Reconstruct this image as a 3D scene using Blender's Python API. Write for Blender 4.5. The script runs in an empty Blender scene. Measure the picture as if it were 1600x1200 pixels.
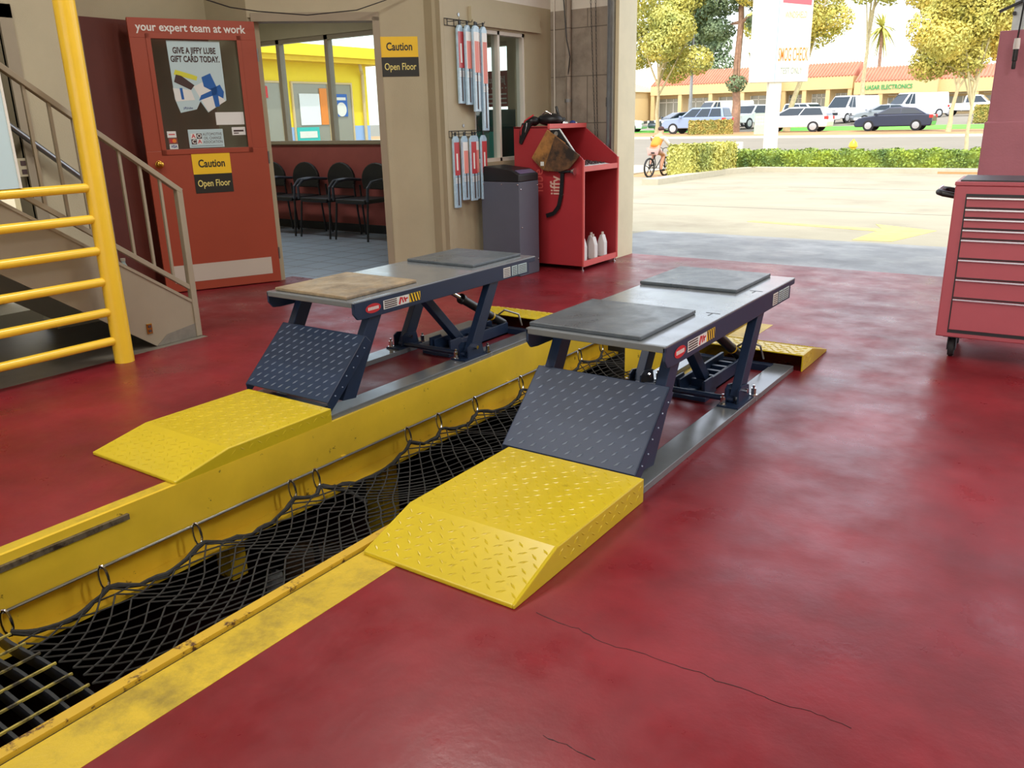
import bpy, bmesh, math, random
from mathutils import Vector, Matrix
random.seed(7)
SC = bpy.context.scene
COL = SC.collection
# ------------------------------------------------------------------ camera
cam_d = bpy.data.cameras.new('camera'); cam = bpy.data.objects.new('camera', cam_d); COL.objects.link(cam)
cam_d.sensor_width = 36.0; cam_d.lens = 1298 / 1600 * 36; cam_d.clip_end = 600
Rr = Vector((0.8231, 0.5675, -0.0228)); Fw = Vector((-0.5468, 0.7801, -0.3024))
Rr.normalize(); Fw = (Fw - Rr * Fw.dot(Rr)).normalized(); Up = Rr.cross(Fw)
cam.matrix_world = Matrix(((Rr.x, Up.x, -Fw.x, 0), (Rr.y, Up.y, -Fw.y, 0), (Rr.z, Up.z, -Fw.z, 1.3), (0, 0, 0, 1)))
SC.camera = cam
# ------------------------------------------------------------------ view, sky, sun
SC.view_settings.view_transform = 'Standard'; SC.view_settings.look = 'None'
SC.view_settings.gamma = 1.0; SC.view_settings.use_curve_mapping = False
SC.view_settings.exposure = 0.0
world = bpy.data.worlds.new('sky'); SC.world = world; world.use_nodes = True
wn = world.node_tree; wn.nodes.clear()
wo = wn.nodes.new('ShaderNodeOutputWorld'); wb = wn.nodes.new('ShaderNodeBackground')
sky = wn.nodes.new('ShaderNodeTexSky'); sky.sky_type = 'NISHITA'; sky.sun_disc = False
sky.sun_elevation = math.radians(55); sky.sun_rotation = math.radians(190); sky.air_density = 1.0; sky.dust_density = 2.0
wb.inputs['Strength'].default_value = 1.0
hz = wn.nodes.new('ShaderNodeMix'); hz.data_type = 'RGBA'; hz.inputs[0].default_value = 0.7; hz.inputs[7].default_value = (2.0, 1.92, 1.8, 1)
wn.links.new(sky.outputs[0], hz.inputs[6]); wn.links.new(hz.outputs[2], wb.inputs[0]); wn.links.new(wb.outputs[0], wo.inputs[0])
sd = bpy.data.lights.new('sun', 'SUN'); sd.energy = 2.8; sd.angle = math.radians(0.6); sd.color = (1, 0.93, 0.8)
sun = bpy.data.objects.new('sun', sd); COL.objects.link(sun)
sun.rotation_euler = Vector((-0.50, 0.52, -1.22)).to_track_quat('-Z', 'Y').to_euler()
# ------------------------------------------------------------------ tagging and building helpers
def tag(o, label=None, cat=None, group=None, kind=None):
    if label: o['label'] = label
    if cat: o['category'] = cat
    if group: o['group'] = group
    if kind: o['kind'] = kind
    return o
def thing(name, label, cat, loc=(0, 0, 0), rotz=0.0, group=None):
    o = bpy.data.objects.new(name, None); COL.objects.link(o)
    o.location = loc; o.rotation_euler = (0, 0, rotz); o.empty_display_size = 0.1
    return tag(o, label, cat, group)
class MB:
    def __init__(s): s.v = []; s.f = []
    def add(s, vs, fs):
        n = len(s.v); s.v += [tuple(p) for p in vs]; s.f += [tuple(i + n for i in f) for f in fs]; return s
    def box(s, x0, x1, y0, y1, z0, z1):
        if x0 > x1: x0, x1 = x1, x0
        if y0 > y1: y0, y1 = y1, y0
        if z0 > z1: z0, z1 = z1, z0
        return s.add([(x0,y0,z0),(x1,y0,z0),(x1,y1,z0),(x0,y1,z0),(x0,y0,z1),(x1,y0,z1),(x1,y1,z1),(x0,y1,z1)],
                     [(0,3,2,1),(4,5,6,7),(0,1,5,4),(1,2,6,5),(2,3,7,6),(3,0,4,7)])
    def bar(s, a, b, w, h, up=(0, 0, 1)):
        "box beam from a to b, width w (sideways) and height h (towards up)"
        a = Vector(a); b = Vector(b); d = (b - a).normalized(); u = Vector(up)
        sd = d.cross(u)
        if sd.length < 1e-4: sd = d.cross(Vector((1, 0, 0)))
        sd.normalize(); u = sd.cross(d).normalized()
        P = [p + sd * (i * w / 2) + u * (j * h / 2) for p in (a, b) for i, j in ((-1,-1),(1,-1),(1,1),(-1,1))]
        return s.add(P, [(0,3,2,1),(4,5,6,7),(0,1,5,4),(1,2,6,5),(2,3,7,6),(3,0,4,7)])
    def tube(s, pts, r, n=10, cap=True, closed=False):
        pts = [Vector(p) for p in pts]; N = len(pts); rs = r if isinstance(r, (list, tuple)) else [r] * N
        base = len(s.v); prev = None
        for i, p in enumerate(pts):
            if closed: t = pts[(i + 1) % N] - pts[i - 1]
            else: t = pts[min(i + 1, N - 1)] - pts[max(i - 1, 0)]
            if t.length < 1e-9: t = Vector((0, 0, 1))
            t.normalize()
            if prev is None:
                a = Vector((0, 0, 1)) if abs(t.z) < 0.9 else Vector((1, 0, 0))
                u = t.cross(a).normalized()
            else:
                u = (prev - t * prev.dot(t)); u = u.normalized() if u.length > 1e-6 else t.orthogonal().normalized()
            prev = u; w = t.cross(u)
            for k in range(n):
                an = 2 * math.pi * k / n
                s.v.append(tuple(p + (u * math.cos(an) + w * math.sin(an)) * rs[i]))
        for i in range(N if closed else N - 1):
            j = (i + 1) % N
            for k in range(n):
                k2 = (k + 1) % n
                s.f.append((base + i*n + k, base + i*n + k2, base + j*n + k2, base + j*n + k))
        if cap and not closed:
            s.f.append(tuple(base + k for k in range(n - 1, -1, -1)))
            s.f.append(tuple(base + (N - 1)*n + k for k in range(n)))
        return s
    def prism(s, poly, a0, a1, axis='y'):
        "poly in the other two axes (x,z / y,z / x,y), extruded from a0 to a1 along axis"
        mk = {'y': lambda p, a: (p[0], a, p[1]), 'x': lambda p, a: (a, p[0], p[1]), 'z': lambda p, a: (p[0], p[1], a)}[axis]
        n = len(poly)
        vs = [mk(p, a0) for p in poly] + [mk(p, a1) for p in poly]
        fs = [tuple(range(n)), tuple(range(2*n - 1, n - 1, -1))] + [(i, (i+1) % n + 0, (i+1) % n + n, i + n)[::-1] for i in range(n)]
        return s.add(vs, fs)
    def lathe(s, prof, c=(0, 0, 0), n=24, axis='z'):
        base = len(s.v)
        for r, h in prof:
            for k in range(n):
                a = 2 * math.pi * k / n
                x, y = r * math.cos(a), r * math.sin(a)
                p = {'z': (x, y, h), 'x': (h, x, y), 'y': (x, h, y)}[axis]
                s.v.append((p[0] + c[0], p[1] + c[1], p[2] + c[2]))
        for i in range(len(prof) - 1):
            for k in range(n):
                k2 = (k + 1) % n
                s.f.append((base + i*n + k, base + i*n + k2, base + (i+1)*n + k2, base + (i+1)*n + k))
        s.f.append(tuple(base + k for k in range(n - 1, -1, -1)))
        s.f.append(tuple(base + (len(prof) - 1)*n + k for k in range(n)))
        return s
    def ball(s, c, r, n=10, sc=(1, 1, 1)):
        prof = []
        for i in range(n + 1):
            a = -math.pi / 2 + math.pi * i / n
            prof.append((max(1e-4, r * math.cos(a)), r * math.sin(a)))
        k = len(s.v); s.lathe(prof, (0, 0, 0), 14)
        s.v[k:] = [(c[0] + x*sc[0], c[1] + y*sc[1], c[2] + z*sc[2]) for x, y, z in s.v[k:]]
        return s
    def xf(s, M):
        s.v = [tuple(M @ Vector(p)) for p in s.v]; return s
    def build(s, name, m, parent=None, bevel=0.0, smooth=False, seg=2, fixn=True):
        me = bpy.data.meshes.new(name); me.from_pydata(s.v, [], s.f); me.update()
        if fixn:
            b = bmesh.new(); b.from_mesh(me); bmesh.ops.recalc_face_normals(b, faces=b.faces); b.to_mesh(me); b.free()
        if m: me.materials.append(m)
        o = bpy.data.objects.new(name, me); COL.objects.link(o)
        if parent: o.parent = parent
        if smooth:
            for p in me.polygons: p.use_smooth = True
            md = o.modifiers.new('auto', 'EDGE_SPLIT'); md.split_angle = math.radians(40)
        if bevel > 0:
            md = o.modifiers.new('bevel', 'BEVEL'); md.width = bevel; md.segments = seg; md.limit_method = 'ANGLE'; md.angle_limit = math.radians(35)
        return o
def merge(o, mb, m=None):
    "bake o's modifiers and add the pattern mb to the same mesh"
    dg = bpy.context.evaluated_depsgraph_get(); me = bpy.data.meshes.new_from_object(o.evaluated_get(dg)); o.modifiers.clear()
    me.name = o.name; old = o.data; o.data = me
    b = bmesh.new(); b.from_mesh(me); mi = 0
    if m and m != me.materials[0]: me.materials.append(m); mi = 1
    vs = [b.verts.new(p) for p in mb.v]
    for f in mb.f:
        try: fc = b.faces.new([vs[i] for i in f]); fc.material_index = mi
        except ValueError: pass
    b.to_mesh(me); b.free(); return o
def copy_tree(o, parent=None):
    c = o.copy(); COL.objects.link(c)
    c.parent = parent
    for ch in list(KIDS(o)): copy_tree(ch, c)
    return c
def KIDS(o): return [x for x in COL.objects if x.parent == o]
def struct(mb, name, m, bevel=0.0):
    o = mb.build(name, m, bevel=bevel); o['kind'] = 'structure'; return o
def text(name, body, size, m, parent, M, xs=1.0, thick=0.0008, align='CENTER', bold=0.0, shear=0.0, space=1.0):
    "flat lettering as a real mesh; M maps text space (x right, y up, z out) into the parent's space"
    cu = bpy.data.curves.new(name, 'FONT'); cu.body = body; cu.size = size; cu.extrude = thick
    cu.align_x = align; cu.align_y = 'CENTER'; cu.offset = bold; cu.shear = shear; cu.resolution_u = 3; cu.space_character = space
    t = bpy.data.objects.new(name, cu); COL.objects.link(t)
    dg = bpy.context.evaluated_depsgraph_get(); me = bpy.data.meshes.new_from_object(t.evaluated_get(dg))
    bpy.data.objects.remove(t)
    me.transform(M @ Matrix.Diagonal((xs, 1, 1, 1))); me.materials.clear(); me.materials.append(m); me.name = name
    o = bpy.data.objects.new(name, me); COL.objects.link(o)
    if parent: o.parent = parent
    return o
def TM(loc, right, up):
    r = Vector(right).normalized(); u = Vector(up); u = (u - r * u.dot(r)).normalized(); n = r.cross(u)
    return Matrix(((r.x, u.x, n.x, loc[0]), (r.y, u.y, n.y, loc[1]), (r.z, u.z, n.z, loc[2]), (0, 0, 0, 1)))
# ------------------------------------------------------------------ materials
def srgb(r, g, b):
    f = lambda c: (c / 255 / 12.92) if c / 255 <= 0.04045 else ((c / 255 + 0.055) / 1.055) ** 2.4
    return (f(r), f(g), f(b), 1)
def mat(name, col, rough=0.5, metal=0.0, var=0.0, scale=6.0, col2=None, bump=0.0, bscale=40.0, coat=0.0, rvar=0.0,
        dirt=None, dscale=3.0, dlo=0.55, dhi=0.7, spec=0.5, emit=0.0, alpha=1.0, trans=0.0, detail=5, dstr=1.0, stretch=None):
    m = bpy.data.materials.new(name); m.use_nodes = True; nt = m.node_tree; N = nt.nodes; L = nt.links
    b = N['Principled BSDF']
    c = srgb(*col) if max(col) > 1.0 else (*col, 1)
    b.inputs['Base Color'].default_value = c; b.inputs['Roughness'].default_value = rough; b.inputs['Metallic'].default_value = metal
    b.inputs['Specular IOR Level'].default_value = spec; b.inputs['Coat Weight'].default_value = coat; b.inputs['Coat Roughness'].default_value = 0.15
    b.inputs['Alpha'].default_value = alpha; b.inputs['Transmission Weight'].default_value = trans
    tc = N.new('ShaderNodeTexCoord'); src = tc.outputs['Object']
    if stretch:
        mp = N.new('ShaderNodeMapping'); mp.inputs['Scale'].default_value = stretch; L.new(src, mp.inputs[0]); src = mp.outputs[0]
    def noise(sc, det=detail, ro=0.6):
        n = N.new('ShaderNodeTexNoise'); n.inputs['Scale'].default_value = sc; n.inputs['Detail'].default_value = det; n.inputs['Roughness'].default_value = ro
        L.new(src, n.inputs['Vector']); return n
    out = None
    if var > 0 or col2:
        n = noise(scale); mx = N.new('ShaderNodeMix'); mx.data_type = 'RGBA'
        if col2: c2 = srgb(*col2) if max(col2) > 1 else (*col2, 1); mx.inputs[6].default_value = c; mx.inputs[7].default_value = c2
        else:
            mx.inputs[6].default_value = tuple(x * (1 - var) for x in c[:3]) + (1,); mx.inputs[7].default_value = tuple(min(1, x * (1 + var)) for x in c[:3]) + (1,)
        mr = N.new('ShaderNodeMapRange'); mr.inputs[1].default_value = 0.32; mr.inputs[2].default_value = 0.68; L.new(n.outputs[0], mr.inputs[0])
        L.new(mr.outputs[0], mx.inputs[0]); out = mx.outputs[2]
    if dirt:
        n2 = noise(dscale, 8, 0.7); mr = N.new('ShaderNodeMapRange'); mr.inputs[1].default_value = dlo; mr.inputs[2].default_value = dhi; mr.inputs[4].default_value = dstr
        L.new(n2.outputs[0], mr.inputs[0]); mx = N.new('ShaderNodeMix'); mx.data_type = 'RGBA'
        if out: L.new(out, mx.inputs[6])
        else: mx.inputs[6].default_value = c
        mx.inputs[7].default_value = srgb(*dirt); L.new(mr.outputs[0], mx.inputs[0]); out = mx.outputs[2]
    if out: L.new(out, b.inputs['Base Color'])
    if rvar > 0:
        n3 = noise(scale * 1.7); mr = N.new('ShaderNodeMapRange'); mr.inputs[1].default_value = 0.3; mr.inputs[2].default_value = 0.7
        mr.inputs[3].default_value = max(0.03, rough - rvar); mr.inputs[4].default_value = min(1, rough + rvar)
        L.new(n3.outputs[0], mr.inputs[0]); L.new(mr.outputs[0], b.inputs['Roughness'])
    if bump > 0:
        n4 = noise(bscale); bp = N.new('ShaderNodeBump'); bp.inputs['Strength'].default_value = bump; bp.inputs['Distance'].default_value = 0.01
        L.new(n4.outputs[0], bp.inputs['Height']); L.new(bp.outputs[0], b.inputs['Normal'])
    if emit > 0:
        b.inputs['Emission Color'].default_value = c; b.inputs['Emission Strength'].default_value = emit
    return m
def glass(name, tint=(0.9, 0.95, 0.95), al=0.12):
    m = bpy.data.materials.new(name); m.use_nodes = True; nt = m.node_tree; N = nt.nodes; L = nt.links; N.clear()
    o = N.new('ShaderNodeOutputMaterial'); t = N.new('ShaderNodeBsdfTransparent'); t.inputs[0].default_value = (*tint, 1)
    g = N.new('ShaderNodeBsdfGlossy'); g.inputs['Roughness'].default_value = 0.03
    mx = N.new('ShaderNodeMixShader'); mx.inputs[0].default_value = al; L.new(t.outputs[0], mx.inputs[1]); L.new(g.outputs[0], mx.inputs[2]); L.new(mx.outputs[0], o.inputs[0])
    return m
M = {}
M['floor'] = mat('red floor paint', (130, 34, 42), 0.36, var=0.24, scale=2.2, rvar=0.14, dirt=(84, 26, 30), dscale=0.9, dlo=0.42, dhi=0.8, dstr=0.75, bump=0.12, bscale=14, detail=6, spec=0.4)
M['floor'].node_tree.nodes['Principled BSDF'].inputs['Coat Roughness'].default_value = 0.3
M['greyfloor'] = mat('grey painted concrete', (122, 116, 104), 0.45, var=0.15, scale=2, dirt=(60, 56, 50), dscale=4, dlo=0.5, dhi=0.75, dstr=0.6)
M['beige'] = mat('beige wall paint', (178, 168, 140), 0.6, var=0.05, scale=2.5, bump=0.15, bscale=120)
M['beige_dk'] = mat('taupe trim paint', (150, 138, 116), 0.5, var=0.06, scale=3)
M['cream'] = mat('cream reveal paint', (224, 214, 178), 0.5, var=0.04)
M['white'] = mat('white paint', (222, 218, 206), 0.55, var=0.03)
M['ceil'] = mat('ceiling paint', (190, 182, 165), 0.7)
M['block'] = mat('grey painted block', (158, 148, 134), 0.65, var=0.1, scale=5, dirt=(74, 68, 62), dscale=2.4, dlo=0.5, dhi=0.75, dstr=0.7, bump=0.2, bscale=60)
M['darkred'] = mat('dark red wall', (96, 40, 28), 0.6, var=0.08)
M['maroon'] = mat('maroon wainscot', (150, 76, 70), 0.7, var=0.06)
M['yellow'] = mat('safety yellow paint', (216, 172, 36), 0.35, var=0.07, scale=5, dirt=(92, 66, 24), dscale=7, dlo=0.66, dhi=0.72, dstr=0.9, rvar=0.08)
M['yellow_web'] = mat('worn yellow channel paint', (232, 196, 52), 0.42, var=0.1, scale=2.2, dirt=(80, 58, 26), dscale=11, dlo=0.645, dhi=0.68, dstr=0.9, rvar=0.1)
M['yellow_floor'] = mat('stained yellow floor paint', (206, 176, 44), 0.45, var=0.14, scale=4, dirt=(92, 82, 44), dscale=5, dlo=0.5, dhi=0.75, dstr=0.75, bump=0.2, bscale=60)
M['yellow_ramp'] = mat('bright yellow ramp enamel', (206, 182, 36), 0.3, var=0.05, scale=6, dirt=(150, 124, 20), dscale=14, dlo=0.62, dhi=0.72, dstr=0.6)
M['rail_yellow'] = mat('glossy yellow pipe enamel', (240, 198, 54), 0.28, var=0.05, scale=4, dirt=(120, 80, 30), dscale=20, dlo=0.72, dhi=0.74)
M['slate'] = mat('slate blue grey powder coat', (30, 48, 76), 0.42, var=0.05, scale=8, bump=0.05, bscale=200)
M['slate_top'] = mat('slate deck paint with reflected light', (112, 118, 122), 0.22, var=0.06, scale=5, rvar=0.06, coat=0.3)  # base lightened to stand for the outside reflected on decks and base rails
M['worn'] = mat('worn rusty steel', (120, 108, 88), 0.5, metal=0.4, dirt=(60, 46, 34), dscale=16, dlo=0.45, dhi=0.6)
M['lipyellow'] = mat('rusted yellow lip', (204, 166, 46), 0.45, var=0.1, scale=5, dirt=(84, 52, 30), dscale=14, dlo=0.56, dhi=0.62)
M['steel'] = mat('bare steel', (150, 152, 154), 0.3, metal=0.9, var=0.1, scale=12)
M['chrome'] = mat('zinc plated steel', (215, 215, 215), 0.18, metal=1.0)
M['black'] = mat('black plastic', (26, 27, 30), 0.4)
M['blacksteel'] = mat('black greasy steel', (44, 46, 50), 0.35, metal=0.3, var=0.2, scale=20)
M['rubber'] = mat('worn black rubber', (82, 90, 96), 0.34, var=0.16, scale=6, dirt=(122, 126, 126), dscale=8, dlo=0.5, dhi=0.75, dstr=0.5, rvar=0.1)
M['plywood'] = mat('dirty tan board', (166, 146, 116), 0.42, dirt=(70, 62, 54), dscale=6, dlo=0.4, dhi=0.7, dstr=0.85, var=0.15, scale=5, rvar=0.12)
M['redmetal'] = mat('red enamel', (170, 52, 58), 0.32, var=0.04, scale=4)
M['redmetal2'] = mat('tool chest red enamel', (180, 84, 94), 0.35, var=0.04, scale=4)
M['redlip'] = mat('worn light red edge', (214, 92, 88), 0.45, var=0.06)
M['pillar'] = mat('maroon plaster', (182, 120, 134), 0.6, var=0.05, scale=5, bump=0.15, bscale=70)
M['door'] = mat('orange red door paint', (158, 68, 46), 0.4, var=0.04, scale=2)
M['brass'] = mat('brass', (200, 160, 70), 0.2, metal=1.0)
M['signY'] = mat('sign yellow', (244, 200, 40), 0.4)
M['signB'] = mat('sign black', (38, 38, 34), 0.4)
M['signT'] = mat('sign pale yellow lettering', (236, 222, 130), 0.5)
M['paper'] = mat('white paper', (226, 228, 224), 0.6)
M['paperblue'] = mat('pale blue paper', (190, 214, 218), 0.6)
M['ink'] = mat('dark ink', (66, 46, 44), 0.6)
M['blue'] = mat('ribbon blue', (20, 92, 170), 0.5)
M['redink'] = mat('red ink', (200, 40, 48), 0.5)
M['orangeink'] = mat('orange ink', (226, 130, 40), 0.5)
M['yelink'] = mat('yellow green ink', (214, 214, 60), 0.5)
M['navy'] = mat('navy ink', (40, 60, 130), 0.5)
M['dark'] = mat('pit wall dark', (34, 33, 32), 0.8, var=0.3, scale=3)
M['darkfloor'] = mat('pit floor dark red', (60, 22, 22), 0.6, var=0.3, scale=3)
M['rope'] = mat('black rope', (38, 38, 36), 0.75, var=0.3, scale=60)
M['greybin'] = mat('slate grey cabinet', (86, 90, 104), 0.42, var=0.04)
M['tilefloor'] = mat('blue grey tile', (142, 160, 178), 0.35, var=0.06, scale=2)
M['asphalt'] = mat('lot concrete', (156, 150, 128), 0.85, var=0.1, scale=0.6, dirt=(120, 110, 92), dscale=0.35, dlo=0.52, dhi=0.7, dstr=0.6, bump=0.25, bscale=25)
M['apron'] = mat('smooth shade grey apron', (126, 128, 126), 0.5, var=0.18, scale=1.3, dirt=(196, 196, 190), dscale=1.5, dlo=0.5, dhi=0.75, dstr=0.5, bump=0.2, bscale=20, rvar=0.15)  # greyer strip of the lot, the building's cast shade put into its colour
M['kerb'] = mat('pale kerb concrete', (180, 172, 150), 0.85, var=0.06)
M['soil'] = mat('dry planter soil', (176, 138, 92), 0.9, var=0.15, scale=1)
M['road'] = mat('road asphalt', (132, 126, 112), 0.85, var=0.05, scale=0.4)
M['grass'] = mat('green grass', (104, 190, 60), 0.9, var=0.12, scale=1.5, bump=0.6, bscale=14)
M['arrow'] = mat('faded yellow road paint', (196, 182, 104), 0.7, var=0.15, scale=6)
M['glass'] = glass('window glass', al=0.07)
M['carglass'] = mat('car window glass', (34, 48, 58), 0.08, spec=0.5)
M['tyre'] = mat('tyre rubber', (38, 38, 40), 0.7)
M['hubcap'] = mat('silver wheel', (190, 192, 196), 0.3, metal=0.6)
M['tail'] = mat('red lamp lens', (210, 50, 44), 0.25)
M['lamp'] = mat('clear lamp lens', (230, 232, 226), 0.15)
M['grille'] = mat('dark grille', (40, 42, 46), 0.4)
M['leaf_y'] = mat('yellow green leaves', (222, 212, 110), 0.6, col2=(138, 150, 72), scale=0.9)
M['leaf_g'] = mat('grey green leaves', (136, 154, 112), 0.6, col2=(84, 108, 78), scale=0.7)
M['leaf_gold'] = mat('golden leaves', (228, 206, 100), 0.6, col2=(164, 164, 76), scale=1.1)
M['leaf_h'] = mat('hedge leaves', (158, 178, 56), 0.6, col2=(76, 106, 50), scale=1.6)
M['leaf_o'] = mat('orange shrub leaves', (196, 168, 84), 0.7, col2=(130, 140, 70), scale=3)
for k in ('leaf_y', 'leaf_g', 'leaf_gold', 'leaf_h', 'leaf_o'):
    M[k].node_tree.nodes['Principled BSDF'].inputs['Subsurface Weight'].default_value = 0.0
M['bark'] = mat('brown bark', (168, 132, 108), 0.9, var=0.25, scale=5, bump=0.6, bscale=12)
M['bark2'] = mat('pale bark', (196, 182, 140), 0.8, var=0.15, scale=5)
M['stucco'] = mat('cream stucco', (214, 186, 132), 0.85, var=0.04)
M['stucco2'] = mat('tan stucco', (206, 182, 138), 0.85, var=0.05)
M['tile'] = mat('terracotta roof tile', (196, 124, 98), 0.8, var=0.1, scale=0.8)
M['shopglass'] = mat('shopfront glass', (140, 138, 124), 0.15, coat=0.3)
M['ybuild'] = mat('bright yellow stucco', (244, 216, 50), 0.8, var=0.03)
M['ydark'] = mat('mustard soffit', (222, 182, 34), 0.8, var=0.05)
M['ltblue'] = mat('pale blue band', (150, 180, 222), 0.8)
M['teal'] = mat('teal sign', (40, 180, 170), 0.5)
M['green'] = mat('green letters', (60, 160, 90), 0.5)
M['pink'] = mat('sign red panel', (226, 92, 100), 0.4)
# tiles on the waiting room floor and courses on the block wall: lines by brick texture
def brick(m, sx, sy, mortar, col, swap=None, ms=0.012, offs=0.5):
    nt = m.node_tree; N = nt.nodes; L = nt.links; b = N['Principled BSDF']
    tc = N.new('ShaderNodeTexCoord'); sp = N.new('ShaderNodeSeparateXYZ'); cb = N.new('ShaderNodeCombineXYZ'); L.new(tc.outputs['Object'], sp.inputs[0])
    a, c = swap or ('X', 'Y'); L.new(sp.outputs[a], cb.inputs[0]); L.new(sp.outputs[c], cb.inputs[1])
    br = N.new('ShaderNodeTexBrick'); br.offset = offs; br.inputs['Scale'].default_value = 1.0; br.inputs['Brick Width'].default_value = sx; br.inputs['Row Height'].default_value = sy
    br.inputs['Mortar Size'].default_value = ms; br.inputs['Color1'].default_value = (1,1,1,1); br.inputs['Color2'].default_value = (1,1,1,1); br.inputs['Mortar'].default_value = (0,0,0,1)
    L.new(cb.outputs[0], br.inputs['Vector'])
    mx = N.new('ShaderNodeMix'); mx.data_type = 'RGBA'; mx.inputs[6].default_value = srgb(*col)
    old = b.inputs['Base Color'].links
    if old: L.new(old[0].from_socket, mx.inputs[7])
    else: mx.inputs[7].default_value = b.inputs['Base Color'].default_value
    L.new(br.outputs['Color'], mx.inputs[0]); L.new(mx.outputs[2], b.inputs['Base Color'])
brick(M['block'], 0.82, 0.42, 1, (112, 104, 94), ('X', 'Z'), 0.005)
brick(M['tilefloor'], 0.3, 0.3, 1, (112, 118, 128), None, 0.01, 0.0)
# ------------------------------------------------------------------ added fill lights, out of view overhead, to brighten the interior
def fill_light(x, y, e, label, size=(1.2, 0.25), z=4.0):
    t = thing('fill_light', label, 'light', (x, y, z), 0, 'added fill lights out of view')
    MB().box(-size[0]/2 - .03, size[0]/2 + .03, -size[1]/2 - .03, size[1]/2 + .03, -0.06, -0.001).build('housing', M['white'], t)
    MB().box(-size[0]/2, size[0]/2, -size[1]/2, size[1]/2, -0.075, -0.062).build('diffuser', M['diff'], t)
    l = bpy.data.lights.new('lamp', 'AREA'); l.shape = 'RECTANGLE'; l.size = size[0]; l.size_y = size[1]; l.energy = e; l.color = (1, 0.96, 0.9)
    o = bpy.data.objects.new('lamp', l); COL.objects.link(o); o.parent = t; o.location = (0, 0, -0.09)
M['diff'] = mat('glowing fill panel', (255, 250, 235), 0.5, emit=2.0)  # emissive face of the added fill lights
fill_light(-3.6, 0.8, 66, 'added unseen fill light over the left half of the bay near the camera')
fill_light(-3.0, 3.6, 66, 'added unseen fill light over the stairs side of the lifts')
fill_light(-0.6, 0.0, 38, 'added unseen fill light over the bay nearest the camera')
fill_light(2.2, 2.5, 110, 'added unseen fill light over the neighbouring bay')
fill_light(3.2, 6.4, 130, 'added unseen fill light over the front of the neighbouring bay')
fill_light(-8.2, 6.0, 26, 'added unseen fill light on the waiting room ceiling', z=2.7)  # added to lift the dark waiting room
# ------------------------------------------------------------------ garage shell
f = MB()
f.box(-4.65, -2.80, -6, 3.2, -0.15, 0).box(-6.4, -2.80, 3.2, 4.75, -0.15, 0)
f.box(-2.80, -1.605, 5.25, 7.53, -0.15, 0).box(-1.605, 5, -6, 7.53, -0.15, 0)
f.box(-5.9, -2.80, 4.75, 5.0, -0.15, 0).box(-5.5, -2.80, 5.0, 5.6, -0.15, 0).box(-4.6, -2.80, 5.6, 7.53, -0.15, 0)
struct(f, 'floor', M['floor'])
struct(MB().box(-5.9, -4.65, -6, 3.2, -0.16, -0.002), 'floor_stair_side', M['greyfloor'])
struct(MB().box(-10.2, -4.55, 4.6, 7.6, -0.20, -0.004), 'floor_waiting_room', M['tilefloor'])
struct(MB().box(-6.4, 5.2, -6.2, 7.53, 4.0, 4.3), 'ceiling', M['ceil'])
# left wall with a doorway beyond the stairs
w = MB().box(-5.95, -5.78, -6, 1.85, 0, 4).box(-5.95, -5.78, 1.85, 2.80, 1.98, 4).box(-5.95, -5.78, 2.80, 3.235, 0, 4).box(-6.5, -5.95, 3.10, 3.235, 0, 4)
struct(w, 'wall_left', M['beige'])
w = MB().box(-5.80, -5.76, 2.80, 2.88, 0, 2.06).box(-5.80, -5.76, 1.77, 2.88, 1.98, 2.06).box(-5.80, -5.76, 1.77, 1.85, 0, 2.06)
struct(w, 'trim_1', M['beige_dk'])
struct(MB().box(-7.2, -7.1, 1.5, 3.1, 0, 2.4).box(-7.1, -5.95, 1.4, 1.5, 0, 2.4).box(-7.1, -5.95, 1.5, 3.1, 2.4, 2.5), 'wall_back_office', M['block'])
struct(MB().box(-6.5, -6.35, 3.235, 4.9, 0, 2.1), 'wall_recess', M['darkred'])
struct(MB().box(-6.5, -6.35, 3.235, 4.9, 2.1, 4.0), 'wall_recess_upper', M['beige'])
struct(MB().box(-6.36, -6.335, 3.235, 3.64, 0, 2.1), 'trim_2', M['beige_dk'])
AO = Vector((-5.785, 4.79, 0)); AD = Vector((0.731, 0.683, 0)).normalized(); AN = Vector((AD.y, -AD.x, 0))
AM = TM(AO, AD, (0, 0, 1))     # local: x along the wall, y up, z out to the bay
def ang(mb):
    mb.v = [tuple(AM @ Vector((x, z, -y))) for x, y, z in mb.v]; return mb   # box given as (s, depth back, height)
w = ang(MB().box(-0.06, 0.96, 0, 0.13, 2.13, 4).box(0.96, 1.36, 0, 0.13, 0, 4))
w.prism([(-4.80, 5.715), (-4.501, 5.557), (-4.501, 5.64), (-4.75, 5.80)], 0, 4, 'z')
w.prism([(-6.35, 4.75), (-5.83, 4.75), (-5.83, 4.86), (-6.35, 4.9)], 0, 4, 'z')
struct(w, 'wall_angled', M['beige'])
struct(ang(MB().box(0.93, 0.985, -0.015, 0.14, 0, 2.13).box(-0.03, 0.985, -0.015, 0.14, 2.10, 2.165)), 'trim_3', M['beige_dk'])
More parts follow.
